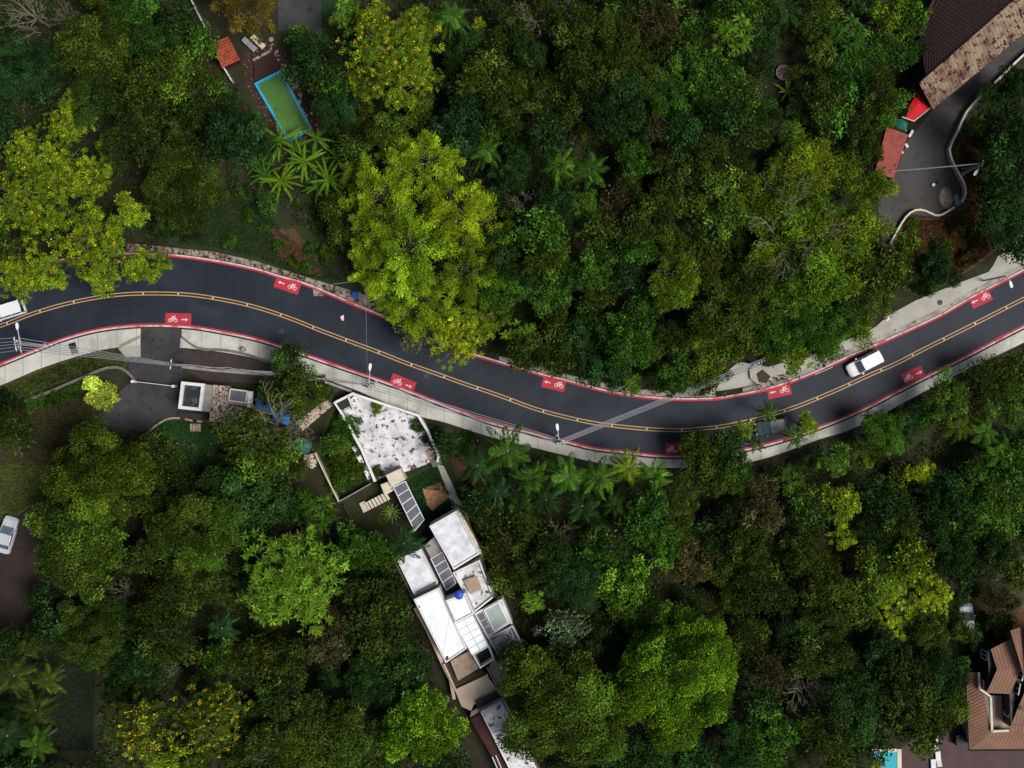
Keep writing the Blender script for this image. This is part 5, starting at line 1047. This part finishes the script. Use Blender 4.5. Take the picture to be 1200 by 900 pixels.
T_('''
28,82,40,fine,bg; 70,80,12,clump,bg; 36,14,30,bare,ol; 78,20,15,bare,ol; 95,55,28,clump,do; 132,32,26,open,do; 155,12,28,clump,gr; 178,52,28,fine,dk; 212,20,20,open,dk; 238,52,20,open,gr;
112,112,28,fine,do; 188,92,42,open,ol; 232,112,32,open,do; 150,160,30,open,do; 208,220,45,fine,do; 172,170,22,open,do; 150,108,24,open,do; 278,162,32,clump,bg; 265,120,16,open,dk; 5,150,20,clump,dk;
35,235,66,yellow,yl,largest yellow-green tree at the left edge above the road; 105,285,52,yellow,yl; 78,142,36,yellow,yl; 150,250,30,yellow,yl; 165,312,30,yellow,yl; 128,172,20,yellow,yl; 22,322,38,yellow,yl; 28,178,42,yellow,yl; 70,200,44,yellow,yl; 105,210,34,yellow,yl; 92,118,24,yellow,yl; 190,305,18,yellow,yl; 120,330,22,yellow,yl; 60,318,30,yellow,yl;
288,4,36,plume,gd,dull golden bushy tree at the top edge above the red-tiled shed; 368,72,32,open,dk; 352,42,13,open,gr; 390,95,25,open,gr; 388,122,24,fine,dk;
458,58,66,yellow,gy,large tree full of yellow blossom right of the cyan-rimmed pool; 408,18,22,star,lg; 428,92,34,yellow,gy; 488,32,34,yellow,gy; 492,88,34,yellow,gy; 440,22,30,yellow,gy; 468,112,26,yellow,gy; 
330,165,22,banana,mg; 372,163,22,banana,gr; 305,192,18,banana,gr; 330,212,22,banana,gy; 358,190,22,banana,mg; 386,212,22,banana,mg; 345,175,18,banana,gr; 312,205,20,banana,gr; 372,220,15,banana,gr; 395,185,16,banana,gr;
378,262,14,shrub,dk; 246,228,12,open,gr; 232,250,10,shrub,dk; 292,252,9,shrub,gr; 308,268,8,shrub,ol; 268,284,9,shrub,gr; 342,308,9,shrub,ol; 222,272,10,shrub,dk; 358,312,8,shrub,gr; 325,288,7,shrub,gr; 315,240,13,open,gr; 284,226,10,shrub,gr; 392,245,16,open,ol; 398,275,15,open,ol; 382,295,12,shrub,ol; 365,290,10,shrub,gr;
500,190,44,plume,yg; 448,235,52,plume,yg; 530,245,55,plume,yg; 480,290,60,plume,yg,broadest plumed bright yellow-green tree at the heart of its grove; 440,310,45,plume,yg; 545,320,48,plume,gy; 500,360,48,plume,yg; 540,395,40,yellow,yg; 575,375,26,star,gy; 570,270,32,plume,yg; 415,205,18,plume,gy; 468,348,26,plume,gy; 470,180,22,plume,yg; 485,385,20,open,pg; 
530,22,28,palm,gr; 560,30,12,yellow,yg; 545,68,24,fine,dk; 537,147,34,clump,bg,dense bluish green round tree between the two yellow-green trees; 578,95,36,open,ol; 592,130,28,open,do; 632,108,26,clump,do; 665,20,34,open,do; 630,20,24,bare,do; 662,62,14,clump,gr; 692,90,34,clump,do; 722,55,30,fine,do; 735,18,28,open,do; 770,25,28,twig,br; 682,130,30,open,do; 722,132,32,fine,dk; 642,162,22,clump,dk; 570,178,24,palm,gr; 600,202,24,fine,dk; 655,195,26,palm,gr; 690,200,26,palm,gr; 618,238,20,bare,dk; 650,240,28,fine,dk; 632,268,26,open,gr; 682,248,24,fine,gr; 745,190,24,clump,gr; 765,150,24,twig,br; 782,190,20,twig,br; 780,115,26,fine,gr; 722,240,22,open,br; 760,255,22,fine,do; 740,290,18,clump,gr; 600,35,26,open,do; 620,65,26,fine,dk; 590,60,20,open,do; 545,110,22,fine,dk; 750,90,26,fine,do;
582,342,30,fine,gr; 588,300,26,clump,dk; 612,330,24,fine,dk; 642,342,24,clump,gr; 612,394,18,star,lg; 650,350,12,star,lg; 640,308,26,open,ol; 666,322,18,fine,gr; 696,310,22,fine,gr; 702,345,18,open,ol; 745,328,14,twig,pg; 740,292,20,fine,gr; 700,272,24,open,do; 770,240,28,open,do; 792,213,28,clump,do; 842,235,34,open,ol; 830,282,26,open,do; 
792,330,30,twig,gy; 828,308,26,twig,ol; 852,342,30,twig,ol; 748,370,20,clump,gr; 735,402,34,fine,gr; 757,415,16,open,gy; 702,384,24,clump,dk; 690,362,18,open,do; 790,398,26,open,do; 832,380,26,twig,ol; 868,366,28,twig,ol; 872,400,22,open,ol; 822,424,26,clump,ol; 790,440,22,fine,gr; 742,451,14,star,lg; 662,418,22,clump,do; 622,412,20,fine,do; 692,428,22,fine,dk; 850,412,20,open,ol; 680,395,22,fine,dk; 650,385,20,open,do; 720,430,20,fine,dk;
825,30,26,open,gr; 860,42,28,star,lg; 812,80,26,clump,gr; 842,88,22,clump,gr; 868,16,22,open,gr; 872,112,20,open,gr; 822,125,24,clump,gr; 850,142,26,open,dk; 828,190,28,open,do; 862,210,30,fine,do; 920,15,24,palm,dk; 960,20,26,open,ol; 962,60,22,star,ol; 990,42,28,star,gr; 1020,56,28,open,gr; 1052,20,26,open,gy; 1000,90,30,open,gr; 1030,108,28,open,do; 965,110,22,clump,do; 980,142,26,open,gr; 1035,135,16,fine,gr; 1005,168,28,fine,do; 930,162,20,twig,lg; 800,155,22,fine,dk; 790,60,24,open,do; 1045,62,20,open,gr; 1070,22,20,open,gr; 1068,62,15,fine,dk; 1052,118,16,open,gr; 1022,178,13,fine,do; 
932,196,34,twig,gy; 985,200,34,twig,gy; 900,238,36,twig,gy; 945,265,44,twig,gy,largest wispy tree with many pale limbs left of the lane; 1020,220,22,twig,gy; 995,270,40,twig,gy; 955,325,44,twig,gy; 905,310,32,twig,gy; 1000,335,34,twig,ol; 960,388,36,fine,gr; 985,372,26,open,gr; 930,420,20,star,gy; 908,398,26,fine,gr; 1022,352,28,open,ol; 1038,318,24,open,ol; 1045,222,12,yellow,gy; 1008,392,14,open,gy; 900,360,26,open,ol; 880,330,26,twig,ol; 
1092,312,28,fine,bg; 1062,290,20,open,ol; 1070,265,10,shrub,ol; 1085,335,16,fine,dk; 1105,290,12,shrub,ol; 1135,300,14,shrub,br; 1125,265,12,shrub,br; 1110,325,14,fine,dk; 1145,275,14,shrub,br; 1145,150,12,shrub,ol; 1140,185,10,shrub,br;
1180,150,40,open,dk; 1190,98,24,fine,dk; 1160,195,12,open,gr; 1192,210,36,open,dk; 1175,258,30,open,dk; 1195,290,20,open,dk; 1165,112,14,fine,dk; 1162,232,18,open,dk; 1160,165,16,fine,dk;
1033,502,24,fine,gr; 1110,466,26,open,ol; 1090,482,16,open,gr; 1160,446,26,open,do; 1190,470,26,open,ol; 1120,500,24,palm,ol; 1150,505,24,palm,gr; 1170,530,26,palm,gr; 1065,488,14,fine,dk; 1000,528,10,shrub,ol; 1015,540,10,shrub,gy; 1030,532,10,shrub,ol; 1045,524,10,shrub,gy; 1060,516,10,shrub,ol; 988,548,10,shrub,ol; 1082,560,24,yellow,yg,small bright yellow-green tree alone in the dark wood right of centre; 
978,540,24,yellow,gr; 925,560,22,yellow,gr; 872,503,17,palm,gy; 900,483,14,palm,gr; 944,499,18,yellow,gy; 930,512,16,palm,gr; 885,520,13,palm,gr; 862,555,28,fine,gr,bright mid green tree just below the pavement left of the teal car; 985,592,30,yellow,gy; 988,626,22,yellow,gy; 948,592,24,open,gr; 1030,580,26,open,dk; 
892,592,30,open,br; 872,640,34,fine,do; 930,642,34,fine,do; 900,688,32,open,do; 960,680,30,clump,do; 1020,630,26,open,dk; 1055,602,26,open,do; 1110,588,28,clump,dk; 1150,562,28,open,gr; 1142,612,34,open,gr; 1182,590,28,open,ol; 1165,645,28,fine,dk; 1190,672,20,open,do; 1112,650,28,fine,dk; 1080,620,22,bare,dk; 1190,545,24,open,gr;
1066,655,24,open,gy; 1092,702,36,yellow,yg; 1052,732,34,yellow,yg; 1038,690,28,yellow,gy; 1075,672,20,yellow,gy; 1020,655,18,open,ol; 1092,790,38,clump,dk; 1060,800,32,clump,do; 1030,768,30,fine,dk; 1075,845,34,clump,do; 1108,825,24,clump,ol; 1000,820,34,fine,dk; 962,770,30,open,do; 938,800,24,bare,dk; 970,860,34,open,do; 1022,868,22,open,dk; 1028,896,14,yellow,gy; 906,860,30,clump,gr; 892,822,24,open,dk; 1165,700,16,twig,br; 1150,735,14,shrub,ol; 1129,740,13,open,ol; 1142,748,11,open,dk; 1124,722,10,open,dk; 1172,728,16,open,dk; 1140,765,12,shrub,ol; 1125,700,12,open,dk; 1188,705,10,shrub,br; 1122,852,10,spiky,pg;
595,528,34,palm,gr; 560,545,28,palm,bg; 622,560,28,palm,gr; 665,558,30,palm,gr; 700,560,28,palm,gr; 735,548,24,palm,gy; 765,558,26,palm,gr; 640,585,26,palm,dk; 682,592,26,palm,dk; 583,575,22,palm,bg; 720,590,22,palm,dk; 610,600,24,palm,gr;
828,552,26,clump,do; 815,524,20,clump,do; 848,548,24,clump,do; 850,522,18,clump,dk; 655,628,26,bare,dk; 608,625,26,open,do; 640,655,32,fine,dk; 702,640,24,open,gr; 760,592,22,clump,gr; 772,636,26,clump,gr; 750,618,20,clump,gr; 737,692,34,clump,lg; 672,682,38,fine,bg; 624,705,15,star,lg; 660,735,24,open,pg; 842,620,30,open,dk; 802,658,26,clump,br; 852,662,24,clump,do; 702,738,24,clump,dk; 795,600,26,fine,do;
655,822,70,clump,ol,large dense olive tree just right of the bottom white roof; 795,787,76,fine,mg,largest bright green round tree at the bottom right of centre; 880,750,28,open,do; 902,790,24,twig,br; 858,702,24,fine,do; 720,885,26,open,dk; 860,880,26,fine,dk; 880,700,20,open,dk;
122,558,64,clump,ol,huge olive round-crowned tree below the pale lime shrub; 92,640,58,clump,ol,broad olive tree beside the parked silver-white sedan; 228,618,50,fine,ol; 300,520,48,open,ol; 320,500,40,bare,ol; 345,545,20,twig,ol; 290,500,20,open,ol; 340,682,82,star,lg,giant light green star-leaved tree left of the white house; 372,600,28,star,gr; 290,592,32,clump,dk; 330,585,26,clump,dk; 262,570,20,fine,dk; 420,640,28,clump,gr; 452,650,20,open,gr; 474,636,26,palm,bg; 438,720,40,clump,do; 388,748,26,clump,br; 464,784,32,clump,dk; 436,795,38,clump,dk; 495,850,54,clump,mg,mid-sized fresh green tree at the bottom left of the white house; 400,862,44,clump,do; 342,820,34,open,do; 330,882,36,twig,ol; 300,772,24,open,do; 245,842,58,yellow,ol,dark tree dotted with yellow blossom at the bottom left; 162,852,52,yellow,ol; 190,890,30,yellow,gy; 192,742,44,open,do; 202,700,34,open,do; 165,775,28,fine,dk; 112,742,38,fine,do; 62,735,22,open,dk; 262,735,26,palm,bg; 256,772,20,clump,gr; 145,695,18,bare,do; 202,795,20,twig,pg; 
20,790,30,palm,do; 45,830,28,palm,do; 12,860,30,palm,dk; 58,795,22,palm,ol; 30,760,22,palm,do; 45,870,26,palm,gr; 15,505,28,twig,do; 48,700,16,open,dk; 44,742,14,fine,dk; 52,670,10,shrub,dk; 8,755,20,open,dk; 60,600,10,shrub,ol; 8,470,14,shrub,dk; 
117,461,22,shrub,vl,pale lime dome-shaped shrub beside the dark driveway; 50,468,10,shrub,gr; 66,463,10,shrub,gr; 82,457,10,shrub,gr; 96,452,8,shrub,gr; 34,474,10,shrub,gr; 
337,423,24,fine,dk,dark bushy tree overlapping the pavement above the blue tarpaulin; 352,462,28,open,ol; 378,458,16,shrub,do; 318,462,16,open,ol; 402,500,18,shrub,gr; 400,535,20,shrub,ol; 412,552,16,shrub,ol; 390,520,14,open,gr; 418,530,12,shrub,ol; 395,568,12,shrub,gr; 405,515,14,shrub,dk; 443,478,7,shrub,gy,small yellowish bush growing on the white terrace near its upper wall; 488,499,9,shrub,ol; 440,555,8,shrub,ol; 
456,604,15,spiky,vl,spiky yellow-green rosette plant beside the cream garden steps; 445,612,10,spiky,gy; 505,512,14,shrub,dk; 525,522,16,open,dk; 545,520,12,shrub,gr; 558,590,22,open,dk; 545,575,12,shrub,br; 575,610,22,open,do; 580,645,16,open,do; 588,680,18,open,ol; 560,620,12,shrub,dk; 
598,768,20,open,pg,pale greyish climber spilling over the lower roof of the white house; 602,862,12,open,gr; 596,840,10,shrub,gr; 
892,78,15,open,dk; 900,130,17,fine,dk; 886,158,18,open,do; 895,48,16,fine,dk; 940,128,14,fine,dk; 948,86,14,open,dk; 922,108,13,banana,lg,small banana plant below the pink satellite dish; 930,85,10,open,ol; 925,280,52,bare,ol,pale spreading limbs showing through the wispy trees left of the lane; 880,360,20,bare,ol
''')
# regions where nothing is planted automatically (photo pixels)
def corridor():
    a = [(x, y-2) for x, y in catmull(N_EDGE)]; b = [(x, y+4) for x, y in catmull(S_OUT)]
    return a + b[::-1]
EXC = [corridor(), [(150, 400), (420, 420), (470, 480), (520, 500), (560, 600), (600, 720), (640, 900), (560, 900), (520, 800), (455, 650), (390, 590), (260, 520), (110, 500), (110, 440)],
       [(0, 470), (110, 440), (120, 500), (60, 600), (45, 740), (0, 760), (-40, 760), (-40, 470)], [(215, 235), (310, 235), (390, 290), (410, 335), (205, 292)], [(285, 40), (330, 40), (400, 130), (385, 170), (330, 175), (285, 110)],
       [(222, 0), (400, -30), (400, 30), (330, 60), (285, 90), (245, 85)], [(1030, 300), (1010, 200), (1060, 30), (1100, -30), (1230, -30), (1230, 60), (1140, 130), (1140, 240), (1170, 300), (1060, 350)],
       [(1020, 860), (1130, 780), (1110, 700), (1230, 670), (1230, 940), (1020, 940)], [(840, 400), (1000, 380), (1180, 290), (1230, 290), (1230, 330), (850, 460)], [(903, 70), (932, 70), (932, 118), (903, 118)], [(55, 690), (115, 690), (110, 900), (60, 900)],
       [(190, 280), (420, 330), (480, 380), (400, 350), (190, 300)]]
def inpoly(x, y, P):
    c = False; n = len(P)
    for i in range(n):
        x1, y1 = P[i]; x2, y2 = P[(i+1) % n]
        if (y1 > y) != (y2 > y) and x < (x2-x1)*(y-y1)/(y2-y1)+x1: c = not c
    return c
def dpoly(x, y, P):
    p = np.array(P); q = np.roll(p, -1, 0); d = q-p; t = np.clip(((x-p[:, 0])*d[:, 0]+(y-p[:, 1])*d[:, 1])/np.maximum((d**2).sum(1), 1e-9), 0, 1)
    return np.hypot(p[:, 0]+d[:, 0]*t-x, p[:, 1]+d[:, 1]*t-y).min()
def blocked(x, y, m=0):
    return any(inpoly(x, y, P) or (m and dpoly(x, y, P) < m) for P in EXC)
rf = random.Random(11); fills = []
cur = [(t[0], t[1], t[2]) for t in TREES]
for it in range(40000):
    x, y, r = rf.uniform(-25, 1225), rf.uniform(-22, 922), rf.choice((12, 15, 18, 22, 26))
    if len(fills) >= 190: break
    if any(math.hypot(x-a, y-b) < c*.54 + r*.66 for a, b, c in cur): continue
    if blocked(x, y, r*.6): continue
    near = min((t for t in TREES if t[3] not in ('bare', 'banana', 'spiky')), key=lambda t: math.hypot(t[0]-x, t[1]-y) + rf.uniform(0, 40))
    colr = {'yg': 'ol', 'gy': 'ol', 'lg': 'gr', 'vl': 'gr', 'gd': 'do', 'mg': 'dk', 'yl': 'do', 'br': 'do', 'pg': 'do', 'ol': 'do', 'gr': 'dk', 'bg': 'dk'}.get(near[4], near[4])
    fills.append((x, y, r, rf.choice(('open', 'fine', 'clump', 'open')), colr, None)); cur.append((x, y, r))
LM = [(332, 123, 'the cyan-rimmed pool'), (265, 61, 'the red-tiled shed'), (458, 58, 'the large tree full of yellow blossom'), (480, 290, 'the heart of the plumed grove'), (537, 147, 'the dense bluish round tree'), (649, 449, 'the red bicycle patch above the bend'),
      (918, 85, 'the pink satellite dish'), (945, 265, 'the largest wispy tree'), (1130, 70, 'the long tiled barn'), (1043, 180, 'the rose-tiled outbuilding'), (1108, 232, 'the cobbled ovals'), (1014, 426, 'the white minivan'),
      (893, 430, 'the curved concrete kerb'), (1082, 560, 'the lone yellow-green tree'), (905, 500, 'the teal car'), (862, 555, 'the bright pavement-side tree'), (655, 822, 'the large olive tree'), (795, 787, 'the biggest bright round tree'), (1133, 728, 'the grey car by the terracotta house'),
      (1150, 820, 'the terracotta house'), (657, 518, 'the utility pole at the bend'), (538, 697, 'the blue water tank'), (500, 850, 'the fresh green tree by the white house'), (340, 682, 'the giant star-leaved tree'), (122, 558, 'the huge olive tree'), (92, 640, 'the parked silver-white sedan'), (117, 461, 'the pale lime shrub'),
      (250, 472, 'the white-framed annex'), (450, 520, 'the stained white terrace'), (245, 842, 'the dark blossom-dotted tree'), (35, 235, 'the largest yellow-green tree'), (207, 375, 'the leftmost red bicycle patch'), (415, 345, 'the blue barrel'), (1150, 350, 'the rightmost red bicycle patch'), (1055, 720, 'the bright yellow-blossomed pair'),
      (328, 490, 'the bright blue tarpaulin'), (700, 250, 'the middle of the upper wood'), (930, 640, 'the middle of the lower right wood'), (1070, 440, 'the red patch opposite the minivan'), (20, 20, 'the top left corner'), (15, 880, 'the bottom left corner'), (740, 15, 'the top edge right of centre')]
ORD = ['nearest', 'second nearest', 'third nearest', 'fourth nearest', 'fifth nearest', 'sixth nearest', 'seventh nearest', 'eighth nearest', 'ninth nearest', 'tenth nearest', 'eleventh nearest', 'twelfth nearest']
ALL = TREES + fills; cls = {}
for i, t in enumerate(ALL):
    if t[5]: continue
    lm = min(LM, key=lambda l: math.hypot(l[0]-t[0], l[1]-t[1]))
    dx, dy = t[0]-lm[0], t[1]-lm[1]
    way = ('right of' if dx > 0 else 'left of') if abs(dx) > abs(dy) else ('below' if dy > 0 else 'above')
    cls.setdefault((t[3], t[4], way, lm[2]), []).append((math.hypot(dx, dy), i))
LAB = {}
for (k, c, way, lm), L in cls.items():
    L.sort()
    for n_, (_, i) in enumerate(L):
        LAB[i] = f'{CW[c]} {KW[k]} {way} {lm}' + (f', {ORD[min(n_, 11)]}' if len(L) > 1 else '')
        if len(LAB[i].split()) > 16: LAB[i] = LAB[i].replace('dense round-crowned', 'round-crowned').replace('loose airy', 'airy').replace('large ', '')
rt = random.Random(21)
for i, (px, py, r, kind, colr, lab) in enumerate(ALL):
    rw = r*.1*(1.09 if r < 40 and kind in ('open', 'fine', 'clump') and not lab else 1)
    pr = sorted(PROTO[kind], key=lambda p: abs(math.log(p['R']/rw)) + rt.uniform(0, .12))[0]
    s = rw/pr['R']; hs = s if kind in ('palm', 'banana', 'spiky', 'shrub') else s*rt.uniform(.9, 1.25)
    if kind == 'palm': hs = s*.4+.6*rt.uniform(.8, 1.1)
    if lab and 'climber' in lab: hs = 4.6/pr['H']
    if lab and 'on the white terrace' in lab: pass
    z0 = 0.0; zc = pr['H']*hs*.8
    wx, wy = W(px, py, zc); z0 = float(gz(wx, wy)); wx, wy = W(px, py, zc+z0)
    if kind == 'shrub' and 425 < px < 495 and 470 < py < 560 : z0 = .6
    if 590 < px < 605 and 835 < py < 868: z0 = 2.6
    tr = bpy.data.objects.new(NM[kind], None); COL.objects.link(tr); tr.empty_display_size = .5
    tr.location = (wx, wy, z0); k = s*(1-(zc+z0)/CH)
    tr.scale = (k*rt.uniform(.88, 1.14), k*rt.uniform(.88, 1.14), hs); tr.rotation_euler = (0, 0, rt.uniform(0, 6.28))
    props(tr, lab or LAB[i], CT.get(kind, 'tree'), ('trees and plants of the wood above the road' if z0 > .01 or py < 450 - 0 and not (px < 600 and py > 400) else 'trees and plants of the wood below the road'))
    base = PAL[colr]; j = math.exp(rt.gauss(0, .13)); h = rt.gauss(0, .07)
    col_ = (base[0]*j*(1+h), base[1]*j, base[2]*j*(1-h), 1)
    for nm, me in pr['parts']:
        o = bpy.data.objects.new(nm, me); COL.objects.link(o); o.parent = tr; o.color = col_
        if nm == 'blossom': o.color = (.62, .46, .015, 1) if (lab and 'blossom' in lab) or colr == 'ol' or (390 < px < 530 and py < 130) else ((.5, .46, .015, 1) if colr in ('yg',) else ((.46, .42, .010, 1) if colr in ('yl', 'gy') else (.22, .28, .010, 1)))
# low undergrowth and leaf litter that fills the floor of the wood
rng = np.random.default_rng(77); lv = Leaves(); pts = []
while len(pts) < 17000:
    x, y = rng.uniform(-40, 1240), rng.uniform(-40, 940)
    if not blocked(x, y, 3): pts.append((x, y))
P = np.array(pts); X = (P[:, 0]-600)*.1; Y = (450-P[:, 1])*.1; Zg = gz(X, Y); C = np.c_[X, Y, Zg+rng.uniform(.05, .7, len(X))]
ct = np.exp(rng.normal(0, .35, len(X))); brown = rng.random(len(X)) < .12
colu = np.where(brown[:, None], [.045, .030, .012], [.024, .046, .009])
for k in range(9):
    n = len(C); d = rdir(rng, n); d[:, 2] = np.abs(d[:, 2])*.4
    lv.add(C+rng.normal(0, .22, (n, 3))*[1, 1, .4], d, nrm(rdir(rng, n)*.6+[0, 0, 1]), .36*rng.uniform(.6, 1.3, n), .2, tints(rng, n, 1, .25, .1)*colu*ct[:, None], .1)
me = lv.mesh('undergrowth', M['plain_leaf']); o = bpy.data.objects.new('undergrowth', me); COL.objects.link(o)
props(o, 'dark low undergrowth covering the floor of the wood', 'undergrowth', None, 'stuff')
# grass tufts on the lawns and verges
def tufts(name, lab, poly, n, base, zb=.02, h=.14, seed=1):
    rng = np.random.default_rng(seed); q = np.array(poly); lo, hi = q.min(0), q.max(0); pts = []
    while len(pts) < n:
        x, y = rng.uniform(lo[0], hi[0]), rng.uniform(lo[1], hi[1])
        if inpoly(x, y, poly): pts.append((x, y))
    P = np.array(pts); C = np.c_[(P[:, 0]-600)*.1, (450-P[:, 1])*.1, np.full(n, zb)]; lv = Leaves()
    for k in range(3):
        d = rdir(rng, n); d[:, 2] = np.abs(d[:, 2])+.5; lv.add(C+rng.normal(0, .05, (n, 3))*[1, 1, 0], d, rdir(rng, n)+[0, 0, .8], h*rng.uniform(.6, 1.3, n), .07, tints(rng, n, 1, .3, .12)*np.array(base), .1)
    o = bpy.data.objects.new(name, lv.mesh(name, M['plain_leaf'])); COL.objects.link(o); props(o, lab, 'grass', None, 'stuff')
tufts('grass', 'short olive grass on the strip below the left pavement', [(0, 455), (50, 434), (100, 418), (138, 410), (147, 420), (146, 429), (110, 433), (60, 451), (0, 472)], 4500, (.055, .065, .012), .03)
tufts('grass', 'short dark grass on the lawn below the dark driveway', [(170, 505), (188, 495), (205, 492), (235, 493), (260, 505), (260, 558), (210, 573), (182, 540)], 4500, (.014, .052, .009))
tufts('grass', 'patchy grass on the slope above the road by the red earth', [(215, 238), (275, 218), (310, 242), (330, 272), (372, 302), (400, 328), (360, 326), (300, 301), (250, 290), (208, 286)], 9000, (.018, .04, .009))
tufts('grass', 'rough grass on the brown lawn at the left edge', [(-10, 482), (60, 464), (100, 454), (110, 485), (90, 520), (62, 573), (20, 603), (-10, 612)], 7000, (.035, .042, .010))
tufts('grass', 'dark green lawn grass around the orange mulch bed', [(478, 562), (500, 550), (513, 547), (528, 580), (512, 575), (495, 572), (500, 592), (508, 600), (529, 585), (542, 597), (500, 616), (481, 609), (472, 586)], 3000, (.014, .045, .010), .03)
tufts('grass', 'grass of the green walled yard', [(374, 532), (393, 474), (430, 565), (397, 585)], 4000, (.03, .055, .011), .03)
tufts('grass', 'dark grass clearing at the bottom left', [(55, 705), (75, 695), (112, 722), (110, 800), (108, 878), (62, 880)], 3500, (.008, .018, .005))
tufts('dry_grass', 'dry rusty grass on the bank right of the lane', [(1066, 258), (1095, 258), (1120, 252), (1136, 237), (1128, 200), (1122, 178), (1138, 145), (1148, 170), (1148, 260), (1160, 296), (1120, 325), (1078, 345), (1052, 328), (1048, 288)], 8000, (.10, .055, .018), .02, .25)
